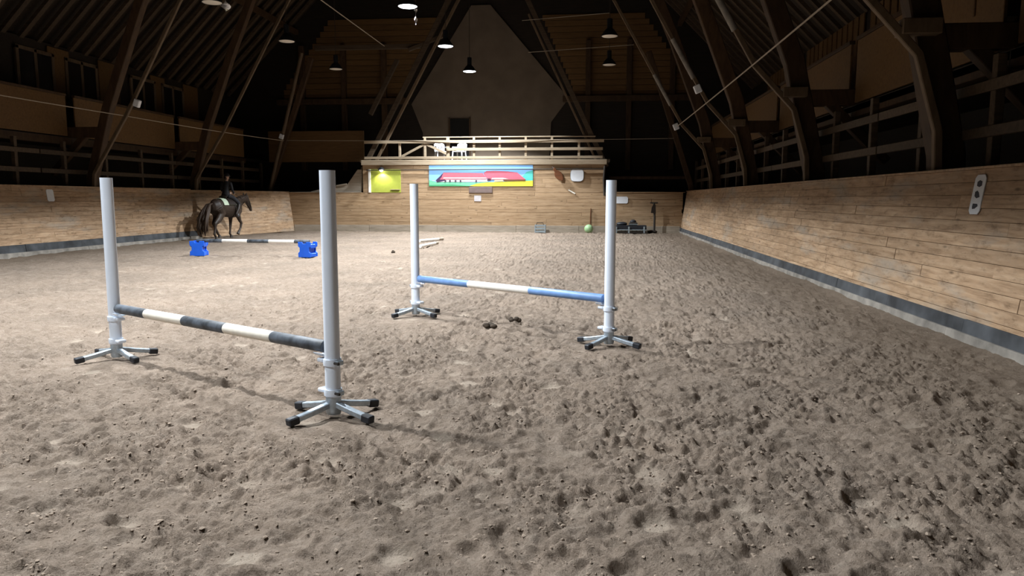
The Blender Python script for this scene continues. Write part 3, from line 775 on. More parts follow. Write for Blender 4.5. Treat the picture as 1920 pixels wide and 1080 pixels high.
tag(MB().box((-5.27, FYW-.03, 2.03), (1.14, .06, .30)).build('notice_board', M['brown_plate'], bevel=.01), 'dull brown board fixed right under the mural', 'board')
tag(MB().box((-5.42, FYW-.012, 1.62), (.34, .024, .28)).build('letter_plate', M['dull_plate'], bevel=.006), 'small pale plate on the end wall below the brown board', 'plate')
tag(MB().prism([(-.27, -.16), (.22, -.16), (.27, -.1), (.27, .1), (.22, .16), (-.27, .16)], (1.5, FYW-.02, 1.55), (1, 0, 0), (0, 0, 1), .018).build('wall_plate', M['white_plate']), 'white rectangular plate on the end wall beside the blue jump standard', 'plate')
# white rounded clock-like plate
n = 28
sq = [(.30*math.copysign(abs(math.cos(2*PI*i/n))**.55, math.cos(2*PI*i/n)), .29*math.copysign(abs(math.sin(2*PI*i/n))**.55, math.sin(2*PI*i/n))) for i in range(n)]
t = thing('wall_disc', 'white rounded square plate on the gallery front right of the mural', 'plate', (-.64, FYW, 2.72))
MB().prism(sq, (0, -.05, 0), (1, 0, 0), (0, 0, 1), .035).build('face', M['white_plate'], t)
MB().prism([(a*1.07, b*1.07) for a, b in sq], (0, -.03, 0), (1, 0, 0), (0, 0, 1), -.03 if False else .028).build('rim', M['crate'], t)
# brown hanging shape
t = thing('hanging_wood_shape', 'dark red-brown teardrop shape hanging beside the mural', 'ornament', (-1.55, FYW, 2.75))
prof = [(0, .36), (.05, .37), (.08, .30), (.075, .20), (.13, .13), (.185, 0), (.175, -.14), (.12, -.28), (.02, -.37), (-.02, -.36), (-.10, -.26), (-.16, -.12), (-.17, .02), (-.11, .13), (-.055, .20), (-.06, .30)]
ca, sa = math.cos(.62), math.sin(.62)
MB().prism([(x*ca-y*sa, x*sa+y*ca) for x, y in prof], (0, -.09, 0), (1, 0, 0), (0, 0, 1), .07).build('body', M['oval_brown'], t, bevel=.015)
MB().tube([(-.21, -.05, .30), (-.27, -.03, .36), (-.30, -.01, .33)], .02, 8).build('hook', M['brown_plate'], t, smooth=True)
tag(MB().beam((-1.05, FYW-.03, 2.03), (-.72, FYW-.03, 1.84), .03, .06).build('wood_peg', M['cream_paint'], bevel=.01), 'small cream stick fixed on the end wall below the white plate', 'peg')
# lime board with its lamp
t = thing('lime_board', 'lime green board lit by its own lamp left of the mural', 'board', (-9.95, FYW, 1.9))
MB().box((0, -.015, .56), (1.5, .03, 1.12)).build('panel', M['lime'], t, bevel=.006)
MB().box((.48, -.08, .14), (.45, .12, .03)).build('shelf', M['rail_wood'], t, bevel=.006)
MB().box((-.80, -.03, .55), (.12, .08, 1.12)).build('side_post', M['white_paint'], t, bevel=.01)
t = thing('wall_lamp', 'small dark wall lamp shining down on the lime green board', 'lamp', (-10.1, FYW, 3.0))
MB().tube([(0, -.01, .08), (0, -.22, .10)], .025, 8).build('bracket', M['lamp_black'], t, smooth=True)
MB().lathe([(.03, .14), (.10, .10), (.17, .0), (.16, 0), (.09, .085), (.0, .11)], 20, (0, -.25, -.02)).build('shade', M['lamp_black'], t, smooth=True)
MB().ell((0, -.25, -.02), (.085, .085, .085), 16, 10).build('bulb', glow('wall_lamp_bulb', (1, .98, .75, 1), 20), t, smooth=True)
ld = bpy.data.lights.new('wall_lamp_light', 'SPOT'); ld.energy = 55; ld.color = (1, .97, .72); ld.spot_size = math.radians(130); ld.spot_blend = .5; ld.shadow_soft_size = .05
lo = bpy.data.objects.new('wall_lamp_light', ld); link(lo, t); lo.location = (0, -.25, -.14); lo.rotation_euler = (math.radians(18), 0, 0)
# grey stair side in the far left corner, dark downpipe right of the gallery
t = thing('stair_side', 'grey weathered stair side rising left of the lime green board', 'stair', (-11.2, 36.25, 1.9))
MB().prism([(-2.7, 0), (-2.6, .06), (-1.3, .34), (-.75, .40), (-.22, 1.12), (0, 1.12), (0, 0)], (0, 0, 0), (1, 0, 0), (0, 0, 1), .05).build('panel', M['grey_wood'], t)
MB().beam((-1.3, -.07, .34), (-.78, -.07, .42), .04, .06).build('handrail', M['grey_wood'], t)
MB().box((.14, .06, .56), (.12, .1, 1.12)).build('dark_post', M['dark_metal'], t)  # dark strip in the gap by the stair; its colour stands in for shade
tag(MB().tube([(.66, YF-.07, 3.15), (.62, YF-.07, 2.5), (.66, YF-.07, 1.75)], .05, 10).build('downpipe', M['dark_metal'], smooth=True), 'dark pipe down the right edge of the gallery front', 'pipe')
# cables
def cable(nm, lab, pts, r, mat, sag=0.0):
    P = []
    for (a, b) in zip(pts[:-1], pts[1:]):
        a = Vector(a); b = Vector(b)
        for i in range(8):
            f = i/8; q = a.lerp(b, f); q.z -= sag*4*f*(1-f); P.append(q)
    P.append(Vector(pts[-1]))
    return tag(MB().tube(P, r, 6).build(nm, M[mat], smooth=True), lab, 'cable')
cable('wall_cable', 'black cable running across the gallery front over the mural', [(-10.9, FYW-.07, 2.97), (-5, FYW-.09, 3.01), (.62, FYW-.07, 3.0)], .026, 'cable')
cable('rope', 'pale rope strung along the right roof struts', [(3.4, 2.5, 4.5), (3.25, 30.0, 4.35)], .016, 'rope', .05)
cable('rope', 'pale rope strung along the left roof struts', [(-15.1, 8, 4.25), (-15.0, 23.3, 4.25), (-14.9, 35.6, 4.4)], .014, 'rope', .04)
cable('rope', 'thin rope across the far end in front of the gallery', [(-15.05, 36.1, 4.45), (-5, 35.9, 4.38), (3.97, 36.1, 4.42)], .012, 'rope', .02)
cable('rope', 'taut pale rope high over the arena left of the lit lamps', [(-9.6, 14, 8.55), (-9.9, 36.0, 8.85)], .02, 'rope')
cable('rope', 'thin upper wire across the right side of the gable', [(-3.3, 36.1, 9.9), (.75, 36.1, 10.15)], .014, 'rope')
cable('rope', 'thin lower wire across the right side of the gable', [(-3.0, 36.1, 8.45), (1.9, 36.1, 8.7)], .014, 'rope')

# small white boxes on the struts
for lab, p in (('small white box on the left strut of the third roof frame', (-14.45, 23.02, 4.62)), ('small white box on the far left strut beside the rope', (-15.1, 35.85, 4.62)),
               ('small white box at the lower end of the grey sleeve on the third right strut', (3.1, 22.98, 4.82)), ('small white insulator where the right rope ends', (3.2, 29.4, 4.33))):
    t = thing('junction_box', lab, 'box', p)
    MB().box((0, 0, 0), (.20, .14, .24), Matrix.Rotation(.35 if p[0] < 0 else -.4, 3, 'Y')).build('body', M['white_plate'], t, bevel=.02)
    MB().tube([(0, .0, 0), (0, .22, .02)], .02, 8).build('bracket', M['dark_metal'], t)

# ------------------------------------------------------------------ hanging lamps
def lamp_proto(lit):
    t = bpy.data.objects.new('hall_lamp', None); link(t)
    MB().lathe([(.0, .62), (.09, .62), (.10, .60), (.10, .30), (.12, .26), (.16, .24), (.30, .04), (.31, 0), (.295, 0), (.15, .2), (0, .2)], 28).build('shade', M['lamp_black'], t, smooth=True)
    MB().lathe([(0, .05), (.24, .05), (.28, .02), (.285, .005), (.27, -.005), (.12, -.025), (0, -.03)], 28).build('lens', M['lens' if lit else 'lens_off'], t, smooth=True)
    MB().tube([(0, 0, .6), (0, 0, 5.0)], .012, 6).build('suspension_cable', M['cable'], t)
    return t
pl = lamp_proto(True)
ROWN = {4: 'lit hanging lamp, largest and highest of the three bright ones', 5: 'lit hanging lamp, middle of the three bright ones', 6: 'lit hanging lamp, lowest of the three, in front of the gable'}
for k, y in enumerate(LAMP_Y):
    t = pl if k == 0 else copy_tree(pl)
    t.location = (LAMP_X+(.12 if k == 6 else 0), y, LAMP_Z-(.12 if k == 6 else 0))
    tag(t, ROWN.get(k, 'lit hanging lamp over the near half of the arena, above the picture'), 'lamp', 'lit lamps along the middle of the hall')
    ld = bpy.data.lights.new('hall_lamp_light', 'SPOT')
    ld.energy = LAMP_W; ld.color = LAMP_COL; ld.spot_size = math.radians(LAMP_CONE); ld.spot_blend = .14; ld.shadow_soft_size = .16
    lo = bpy.data.objects.new('hall_lamp_light', ld); link(lo, t); lo.location = (0, 0, -.10)
pl2 = lamp_proto(False)
for k, (x, y, lab) in enumerate([(-11.5, 22.45, 'unlit hanging lamp at the top edge beside the silver twist'), (-11.5, 28.1, 'unlit hanging lamp on the left, the larger of two'), (-11.7, 34.2, 'unlit hanging lamp on the left, the smaller and farther'),
                                 (.62, 28.4, 'unlit hanging lamp on the right, the higher of two'), (.75, 34.3, 'unlit hanging lamp on the right, the lower and farther')]):
    t = pl2 if k == 0 else copy_tree(pl2)
    t.location = (x, y, LAMP_Z)
    tag(t, lab, 'lamp', 'unlit lamps along the sides of the hall')
# silver twists hanging near two lamps
def twist(loc, h, wd, lab):
    t = thing('foil_twist', lab, 'ornament', loc)
    vv = []; fs = []; n = 14
    for i in range(n+1):
        f = i/n; a = f*5.2; ww = wd*(.55+.45*math.sin(f*9+1))
        vv += [(math.cos(a)*ww, math.sin(a)*ww, -f*h), (-math.cos(a)*ww, -math.sin(a)*ww, -f*h), (-math.cos(a+.25)*ww, -math.sin(a+.25)*ww, -f*h-.01), (math.cos(a+.25)*ww, math.sin(a+.25)*ww, -f*h-.01)]
    for i in range(n):
        for j in range(4):
            fs.append((4*i+j, 4*i+(j+1) % 4, 4*i+4+(j+1) % 4, 4*i+4+j))
    MB().add(vv, fs).build('foil', M['foil'], t)
    MB().tube([(0, 0, 0), (0, 0, 4)], .008, 6).build('thread', M['cable'], t)
twist((-11.0, 22.3, 7.75), .55, .16, 'crumpled silver foil twist hanging beside the topmost left lamp')
twist((-5.38, 23.2, 7.35), .45, .05, 'thin silver strip hanging under the brightest lamp')

# ------------------------------------------------------------------ jump standards and rails
STAND_H = 1.80
def make_standard(feet, rail_dir, ringz, label):
    """pipe upright on a four-legged steel foot; rail_dir = direction to the rail"""
    t = thing('jump_standard', label, 'jump standard', (0, 0, 0), 0, 'white jump standards')
    MB().lathe([(.0565, .15), (.0565, STAND_H), (.0515, STAND_H), (.0515, STAND_H-.5), (0, STAND_H-.5)], 32).build('upright', M['pvc'], t, smooth=True)
    MB().lathe([(0, .02), (.05, .02), (.056, .035), (.056, .16), (.062, .165), (.062, .20), (.0575, .20)], 24).build('hub', M['galv'], t, smooth=True)
    for ang in feet:
        R = Matrix.Rotation(ang, 3, 'Z'); L_ = .37
        a = R @ Vector((.03, 0, .095)); m_ = R @ Vector((.20, 0, .060)); b = R @ Vector((L_-.03, 0, .036))
        side = R @ Vector((0, 1, 0))
        lg = MB().poly_beam([a, m_, b], .042, .05, up=side).build('leg', M['galv'], t, bevel=.006)
        e0 = R @ Vector((L_-.075, 0, .040)); e1 = R @ Vector((L_+.01, 0, .029))
        MB().poly_beam([e0, e1], .056, .062, up=side).build('rubber_foot', M['black_rubber'], lg, bevel=.008)
    dv = Vector((rail_dir[0], rail_dir[1], 0)).normalized()
    sd = Vector((-dv.y, dv.x, 0))
    def ring(z, nm, cup):
        r = MB().lathe([(.0575, -.024), (.066, -.024), (.068, 0), (.066, .024), (.0575, .024)], 28, (0, 0, z), closed=True).build(nm, M['pvc'], t, smooth=True)
        R = Matrix((dv, sd, Vector((0, 0, 1)))).transposed()
        MB().box(dv*.095+Vector((0, 0, z+.004)), (.07, .085, .030), R).build('lug', M['pvc'], r, bevel=.008)
        b = -dv
        MB().tube([b*.06+sd*.03+Vector((0, 0, z)), b*.105+sd*.03+Vector((0, 0, z))], .011, 8).build('clamp_bolt', M['dark_metal'], r)
        MB().box(b*.075+Vector((0, 0, z)), (.035, .06, .034), R).build('clamp', M['galv'], r, bevel=.005)
        if cup:
            cp = MB()
            n = 9
            vv = []
            for s_ in (.07, .15):
                for i in range(n):
                    a = PI+PI*i/(n-1)
                    for rr in (.048, .054):
                        vv.append(dv*s_+sd*math.cos(a)*rr+Vector((0, 0, z+.062+math.sin(a)*rr*.55)))
            fs = []
            st = 2*n
            for i in range(n-1):
                a0 = 2*i
                fs += [(a0, a0+2, st+a0+2, st+a0), (a0+1, st+a0+1, st+a0+3, a0+3), (a0, a0+1, a0+3, a0+2), (st+a0, st+a0+2, st+a0+3, st+a0+1)]
            fs += [(0, st, st+1, 1), (2*n-2, 2*n-1, st+2*n-1, st+2*n-2)]
            cp.add(vv, fs).build('rail_cup', M['pvc'], r, smooth=True)
    ring(ringz, 'cup_ring', True)
    ring(.185, 'base_ring', False)
    return t
def rail(p0, p1, r, bands, mats, label, name='jump_rail', group=None):
    p0 = Vector(p0); p1 = Vector(p1)
    t = thing(name, label, 'pole', p0, 0, group)
    d = p1-p0
    core = MB().tube([d*0.002, d*.998], r-.004, 24).build('core', M['grey_wood'], t, smooth=True)
    for a, b, mm in zip(bands[:-1], bands[1:], mats):
        a_, b_ = d*a, d*b
        MB().tube([a_, a_+d*.002, b_-d*.002, b_], [r-.003, r, r, r-.003], 28).build('painted_band', M[mm], t, smooth=True)
    return t
F1, F2, B1, B2 = [Vector((x, y, 0)) for x, y in FLAT]
RZ = .47
for P, Q, ang, lab, tz in ((F1, F2, .24, 'white jump standard at far left, left end of the black and cream rail', 0), (F2, F1, .44, 'nearest white jump standard, right end of the black and cream rail', 0),
                       (B1, B2, .12, 'white jump standard left of the mural, left end of the blue and white rail', 0), (B2, B1, .30, 'white jump standard at right, right end of the blue and white rail', 0)):
    d = Q-P
    fe = [math.radians(a_)+ang*.3 for a_ in (42, 148, -135, -34)]
    s = make_standard(fe, (d.x, d.y), RZ-.06, lab)
    s.location = P
def rail_between(P, Q, z0, z1, r, bands, mats, lab):
    d = (Q-P).normalized()
    rail(P+d*.078+Vector((0, 0, z0)), Q-d*.078+Vector((0, 0, z1)), r, bands, mats, lab)
rail_between(F1, F2, RZ+.045, RZ+.045, .046, [0, .178, .388, .595, .800, 1], ['black_paint', 'cream_paint', 'black_paint', 'cream_paint', 'black_paint'], 'black and cream striped jump rail between the two nearest standards')
rail_between(B1, B2, RZ+.045, RZ+.045, .046, [0, .315, .652, 1], ['blue_paint', 'white_paint', 'blue_paint'], 'blue and white jump rail between the two farther standards')

# blue cavaletti blocks with their pole
def block(loc, rz, lab):
    t = thing('cavaletti_block', lab, 'jump block', loc, rz, 'blue plastic jump blocks')
    w_, d_, h = .40, .34, .42
    # side plates with waist, spread apart by a recessed core and two shelves
    for sy in (-1, 1):
        MB().prism([(-w_/2, 0), (w_/2, 0), (w_/2, .12), (w_/2-.05, .16), (w_/2-.05, .26), (w_/2, .30), (w_/2, h), (.07, h), (.05, h-.05), (-.05, h-.05), (-.07, h), (-w_/2, h), (-w_/2, .30), (-w_/2+.05, .26), (-w_/2+.05, .16), (-w_/2, .12)],
                   (0, sy*d_/2+(.03 if sy < 0 else 0), 0), (1, 0, 0), (0, 0, 1), .03).build('side_plate', M['blue_plastic'], t, bevel=.006)
    MB().box((0, 0, h*.43), (w_*.62, d_-.07, h*.84)).build('core', M['blue_plastic'], t, bevel=.012)
    for z in (.06, .305):
        MB().box((-.0, 0, z), (w_*.94, d_-.07, .11)).build('rib', M['blue_plastic'], t, bevel=.012)
    return t
K1, K2 = Vector((-10.95, 20.0, .0)), Vector((-7.72, 19.85, .0))
block(K1, .15, 'bright blue plastic jump block under the left end of the low pole')
block(K2, -.25, 'bright blue plastic jump block under the right end of the low pole')
rail(K1+Vector((-.05, 0, .423)), K2+Vector((.05, 0, .423)), .05, [0, .23, .455, .645, .87, 1], ['black_paint', 'white_paint', 'black_paint', 'white_paint', 'black_paint'], 'black and white pole lying low across the two blue blocks')
# loose poles on the sand
rail((-6.22, 26.95, .06), (-5.66, 28.5, .06), .052, [0, .8, 1], ['white_paint', 'grey_wood'], 'white pole on the sand, the farther of two behind the jump', 'ground_pole', 'poles lying on the sand')
rail((-5.50, 23.9, .06), (-5.32, 25.8, .06), .052, [0, .85, 1], ['white_paint', 'grey_wood'], 'white pole on the sand, the nearer of two behind the jump', 'ground_pole', 'poles lying on the sand')
# droppings
for (x, y), n_, lab in (((-1.21, 9.08), 6, 'clump of dark droppings on the sand below the blue rail'), ((-.95, 9.6), 4, 'smaller dark dropping lying farther under the blue rail'), ((-5.75, 21.6), 5, 'dark droppings on the sand left of the loose white poles')):
    m = MB()
    for i in range(n_):
        m.ell((x+random.uniform(-.07, .07), y+random.uniform(-.06, .06), .02+random.uniform(0, .035)), (random.uniform(.03, .05), random.uniform(.03, .045), .03), 10, 6)
    tag(m.build('droppings', M['dung'], smooth=True, loc=(x, y, 0)), lab, 'droppings')

# ------------------------------------------------------------------ clutter along the end wall
t = thing('crate', 'small grey-blue plastic crate at the foot of the end wall', 'crate', (-2.35, 35.55, 0))
for z in (.06, .20, .34):
    fr = MB()
    fr.box((0, -.18, z), (.50, .03, .07)); fr.box((0, .18, z), (.50, .03, .07)); fr.box((-.24, 0, z), (.03, .36, .07)); fr.box((.24, 0, z), (.03, .36, .07))
    fr.build('side_band', M['crate'], t)
for sx in (-1, 1):
    for sy in (-1, 1):
        MB().box((sx*.235, sy*.175, .19), (.05, .05, .38)).build('corner_post', M['crate'], t, bevel=.005)
MB().box((0, 0, .02), (.48, .36, .03)).build('bottom', M['crate'], t)
MB().poly_beam([(-.2, 0, .36), (-.16, 0, .47), (.12, 0, .47), (.16, 0, .36)], .03, .03).build('handle', M['dark_metal'], t)
t = thing('exercise_ball', 'pale green ball on the sand at the end wall', 'ball', (-.06, 35.5, 0))
MB().ell((0, 0, .2), (.205, .205, .205), 28, 18).build('ball', M['ball'], t, smooth=True)
MB().tube([(math.cos(a)*.203, math.sin(a)*.06, .2+math.sin(a)*.195) for a in [i*2*PI/24 for i in range(25)]], .006, 6).build('seam', M['lime'], t)
tag(MB().tube([(.0, 35.93, .05), (.02, 35.95, .9), (.03, 35.955, 1.15)], .022, 8).build('broom_handle', M['oval_brown'], smooth=True), 'thin brown stick leaning on the end wall behind the green ball', 'stick')
t = thing('drag_harrow', 'low dark harrow with grey bars at the foot of the end wall', 'harrow', (1.90, 35.45, 0))
MB().box((0, .02, .27), (1.42, .56, .22)).build('deck', M['black_rubber'], t, bevel=.01)
for y in (-.33, .33):
    MB().box((0, y, .17), (1.45, .05, .04)).build('bar', M['crate'], t, bevel=.005)
    MB().box((0, y, .05), (1.45, .05, .06)).build('skid', M['dark_metal'], t, bevel=.005)
for x in (-.68, -.1, .6):
    MB().box((x, -.33, .17), (.07, .06, .30)).build('upright', M['crate'], t, bevel=.006)
    MB().box((x, .33, .17), (.07, .06, .30)).build('upright', M['crate'], t, bevel=.006)
for i in range(8):
    MB().beam((-.6+i*.17, -.1, .30), (-.6+i*.17, -.16, .02), .02, .02).build('tine', M['dark_metal'], t)
MB().ell((-.42, .05, .44), (.26, .2, .10), 14, 8).build('tyre', M['black_rubber'], t, smooth=True)
t = thing('motor_unit', 'dark lumpy motor with pale trim on top of the harrow', 'motor', (2.0, 35.45, .38))
MB().box((0, 0, .07), (.40, .3, .13)).build('housing', M['dark_metal'], t, bevel=.03)
MB().ell((.0, 0, .17), (.15, .13, .09), 14, 8).build('cover', M['black_rubber'], t, smooth=True)
MB().box((.02, -.16, .05), (.42, .02, .03)).build('trim_strip', M['crate'], t)
t = thing('tool_stand', 'tall dark post with a cross bar right of the harrow', 'stand', (2.98, 35.62, 0))
MB().tube([(.02, 0, .0), (.02, 0, .75), (-.02, 0, 1.42)], .05, 12).build('post', M['dark_metal'], t, smooth=True)
MB().box((-.02, 0, 1.42), (.36, .06, .06)).build('cross_bar', M['dark_metal'], t, bevel=.012)
MB().prism([(-.16, .95), (.07, .92), (.05, 1.33), (-.05, 1.36), (-.13, 1.2)], (0, -.05, 0), (1, 0, 0), (0, 0, 1), .04).build('hanging_tack', M['leather'], t)
MB().ell((-.07, 0, .07), (.24, .2, .09), 16, 8).build('base', M['dark_metal'], t, smooth=True)
MB().tube([(-.14, 0, 1.42), (-.15, 0, 1.60)], .014, 8).build('peg', M['oval_brown'], t)

# ------------------------------------------------------------------ plates on the side walls
def on_wall(W, s, h, off=0.0):
    _, base, u, v, nrm = W
    return base+u*s+v*h+nrm*off, u, v, nrm
def side_plate(W, s, h, wd, ht, lab, marks, flip):
    p, u, v, nrm = on_wall(W, s, h, .003)
    t = thing('marker_plate', lab, 'plate', p)
    uu_ = -u if flip else u
    R = Matrix((uu_, nrm, v)).transposed()
    c = .04
    rr = [(-wd/2, -ht/2+c), (-wd/2+c, -ht/2), (wd/2-c, -ht/2), (wd/2, -ht/2+c), (wd/2, ht/2-c), (wd/2-c, ht/2), (-wd/2+c, ht/2), (-wd/2, ht/2-c)]
    sg = 1 if uu_.cross(v).dot(nrm) > 0 else -1
    MB().prism(rr, (0, 0, 0), uu_, v, .014*sg).build('plate', M['white_plate'], t, bevel=.003)
    for poly in marks:
        MB().prism(poly, nrm*.0142, uu_, v, .002*sg).build('printed_mark', M['ink'], t)
    return t
# the right plate stands between two rows of planks high on the wall (three dark printed marks)
mk = [[(-.05, .145), (.0, .165), (.055, .15), (.06, .10), (.01, .085), (-.045, .10)],
      [(-.055, .03), (-.01, .045), (.03, .02), (.065, -.03), (.0, -.045), (-.05, -.02)],
      [(-.05, -.105), (.05, -.11), (.065, -.135), (.01, -.165), (-.045, -.17), (-.055, -.14)]]
side_plate(WR, 9.2-YB, 1.67, .24, .46, 'white plate with three dark marks stacked, high on the right wall', mk, True)
side_plate(WL, 21.0-(YB+6), 1.70, .30, .36, 'faint pale plate high on the left wall', [], False)

# ------------------------------------------------------------------ horse and rider
def remeshed(name, mb, voxel, smooth_it, mats, parent, pick=None):
    me = bpy.data.meshes.new(name); me.from_pydata(mb.v, [], mb.f)
    tmp = bpy.data.objects.new(name+'_tmp', me); link(tmp)
    bm = bmesh.new(); bm.from_mesh(me); bmesh.ops.remove_doubles(bm, verts=bm.verts, dist=1e-5); bmesh.ops.recalc_face_normals(bm, faces=bm.faces); bm.to_mesh(me); bm.free()
    r = tmp.modifiers.new('r', 'REMESH'); r.mode = 'VOXEL'; r.voxel_size = voxel
    s = tmp.modifiers.new('s', 'SMOOTH'); s.factor = .5; s.iterations = smooth_it
    dg = bpy.context.evaluated_depsgraph_get()
    m2 = bpy.data.meshes.new_from_object(tmp.evaluated_get(dg), preserve_all_data_layers=False, depsgraph=dg)
    bpy.data.objects.remove(tmp)
    m2.name = name
    m2.materials.clear()
    for m in mats: m2.materials.append(m)
    for p in m2.polygons:
        p.use_smooth = True
        p.material_index = pick(p.center) if pick else 0
    return link(bpy.data.objects.new(name, m2), parent)

HLOC, HROT = (-14.68, 29.2, 0.0), -.16
horse = thing('horse', 'dark bay horse trotting away along the left wall, head low', 'horse', HLOC, HROT)
hb = MB()
hb.tube([(0, -1.02, 1.24), (0, -.95, 1.25), (0, -.78, 1.27), (0, -.5, 1.25), (0, -.15, 1.20), (0, .2, 1.18), (0, .5, 1.22), (0, .7, 1.24), (0, .82, 1.22)],
        [(.06, .10), (.17, .22), (.27, .32), (.275, .32), (.29, .35), (.285, .37), (.25, .38), (.19, .30), (.08, .14)], 20)
hb.ell((0, .30, 1.48), (.10, .28, .16), 16, 8)                                 # withers
hb.tube([(0, .45, 1.30), (0, .72, 1.45), (0, .98, 1.56), (0, 1.20, 1.62), (0, 1.30, 1.60)], [(.17, .30), (.145, .24), (.115, .19), (.095, .15), (.07, .10)], 16)   # neck
hb.tube([(0, 1.18, 1.62), (0, 1.30, 1.54), (0, 1.42, 1.38), (0, 1.52, 1.22), (0, 1.57, 1.12), (0, 1.58, 1.07)], [(.085, .12), (.105, .145), (.085, .115), (.062, .08), (.06, .07), (.04, .045)], 14)  # head
for sx in (-1, 1):
    hb.tube([(sx*.06, 1.20, 1.70), (sx*.075, 1.20, 1.79), (sx*.07, 1.225, 1.86)], [.03, .032, .008], 8)   # ears
    hb.ell((sx*.055, 1.56, 1.10), (.02, .02, .02), 8, 6)                           # nostril rims
    hb.ell((sx*.098, 1.32, 1.52), (.022, .03, .028), 10, 6)                        # eye bulge
def leg(pts, rad): hb.tube(pts, rad, 12)
leg([(.15, -.78, 1.25), (.17, -.62, 1.00), (.16, -.80, .78), (.15, -1.02, .60), (.145, -1.05, .38), (.145, -1.10, .19), (.145, -1.02, .09)], [(.17, .24), (.13, .2), (.10, .13), (.062, .085), (.042, .05), (.05, .055), (.04, .045)])
leg([(-.15, -.78, 1.25), (-.17, -.50, 1.00), (-.16, -.58, .78), (-.15, -.74, .60), (-.145, -.60, .38), (-.145, -.50, .20), (-.145, -.42, .12)], [(.17, .24), (.13, .2), (.10, .13), (.062, .085), (.042, .05), (.05, .055), (.04, .045)])
leg([(.15, .52, 1.15), (.16, .42, .92), (.15, .56, .70), (.145, .66, .58), (.14, .60, .38), (.14, .50, .27), (.14, .44, .22)], [(.11, .2), (.095, .13), (.065, .075), (.055, .062), (.04, .045), (.048, .05), (.038, .042)])
leg([(-.15, .52, 1.15), (-.16, .38, .92), (-.15, .36, .70), (-.145, .34, .54), (-.14, .30, .32), (-.14, .27, .16), (-.14, .33, .09)], [(.11, .2), (.095, .13), (.065, .075), (.055, .062), (.04, .045), (.048, .05), (.038, .042)])
remeshed('body', hb, .018, 4, [M['horse']], horse)
for (x, y, z, tl) in ((.145, -.985, 0, 0), (-.145, -.395, .03, .1), (.14, .415, .15, -.6), (-.14, .36, 0, 0)):
    MB().lathe([(0, 0), (.068, 0), (.066, .02), (.05, .10), (0, .10)], 14).build('hoof', M['hoof'], horse, smooth=True)
    h = bpy.data.objects[[o.name for o in horse.children if o.name.startswith('hoof')][-1]]
for h, (x, y, z, tl) in zip([o for o in horse.children if o.name.startswith('hoof')], ((.145, -.985, 0, 0), (-.145, -.395, .03, .1), (.14, .415, .15, -.6), (-.14, .36, 0, 0))):
    h.location = (x, y, z); h.rotation_euler = (tl, 0, 0)
# tail of several locks, mane as locks along the crest
for k in range(17):
    a = (k-8)/8; j1, j2, j3 = (random.uniform(-1, 1) for _ in range(3))
    MB().tube([(a*.03, -1.0, 1.40), (a*.07, -1.20+.02*j1, 1.36), (a*.15+.02*j2, -1.40+.06*j1, 1.12), (a*.21+.02*j3, -1.56+.07*j2, .80), (a*.20+.03*j1, -1.62+.08*j3, .48), (a*.16+.04*j2, -1.58+.09*j1, .22+.09*j3)], [.03, .04, .048, .050, .038, .006], 14).build('tail_lock', M['hair'], horse, smooth=True)
for k in range(9):
    f = k/8
    y = .55+.68*f; z = 1.62+.135*f
    MB().tube([(0, y, z), (.10, y-.01, z-.04), (.13, y-.02, z-.20), (.115, y-.02, z-.30)], [.03, .045, .04, .008], 14).build('mane_lock', M['hair'], horse, smooth=True)
# tack
def saddle_sheet(y0, y1, r, zb, nm, mat, t):
    vv = []; fs = []; n = 15
    for j, (y, s) in enumerate(((y0, 0), (y0+.02, 1), (y1-.02, 1), (y1, 0))):
        for i in range(n):
            a = math.radians(-70+140*i/(n-1))
            for d in (0, t*s+.004):
                vv.append((math.sin(a)*(r[0]+d), y-.05*abs(math.sin(a)), zb+math.cos(a)*(r[1]+d)))
    st = 2*n
    for j in range(3):
        for i in range(n-1):
            a = j*st+2*i
            fs += [(a, a+2, a+st+2, a+st), (a+1, a+st+1, a+st+3, a+3)]
    for j in range(3):
        a = j*st; fs.append((a, a+st, a+st+1, a+1)); a = j*st+2*n-2; fs.append((a, a+1, a+st+1, a+st))
    for i in range(n-1):
        fs.append((2*i, 2*i+1, 2*i+3, 2*i+2)); a = 3*st+2*i; fs.append((a, a+2, a+3, a+1))
    return MB().add(vv, fs).build(nm, mat, horse, smooth=True)
pad = saddle_sheet(-.54, .26, (.305, .40), 1.20, 'saddle_pad', M['pad'], .012)
sd_ = saddle_sheet(-.26, .20, (.325, .425), 1.20, 'saddle', M['leather'], .02)
MB().tube([(-.16, -.27, 1.66), (0, -.30, 1.70), (.16, -.27, 1.66)], .035, 8).build('cantle', M['leather'], sd_, smooth=True)
MB().tube([(-.10, .18, 1.66), (0, .20, 1.71), (.10, .18, 1.66)], .035, 8).build('pommel', M['leather'], sd_, smooth=True)
gi = [(math.sin(a)*.30, .12, 1.19+math.cos(a)*.375) for a in [math.radians(60+24*i) for i in range(11)]]
MB().tube(gi, (.012), 6).build('girth', M['leather'], horse)
br = MB()
br.tube([(math.cos(a)*.088, 1.47+math.sin(a)*.03, 1.30-math.sin(a)*.085) for a in [i*2*PI/16 for i in range(17)]], .010, 6)
br.tube([(math.cos(a)*.105, 1.25+math.sin(a)*.07, 1.60+math.sin(a)*.10) for a in [i*2*PI/16 for i in range(17)]], .010, 6)
for sx in (-1, 1): br.tube([(sx*.10, 1.24, 1.60), (sx*.105, 1.36, 1.44), (sx*.075, 1.50, 1.20)], .009, 6)
br.build('bridle', M['leather'], horse)
for sx in (-1, 1):
    MB().tube([(sx*.07, 1.50, 1.19), (sx*.16, 1.05, 1.40), (sx*.14, .6, 1.68), (sx*.08, .36, 1.80)], .008, 6).build('rein', M['leather'], horse)

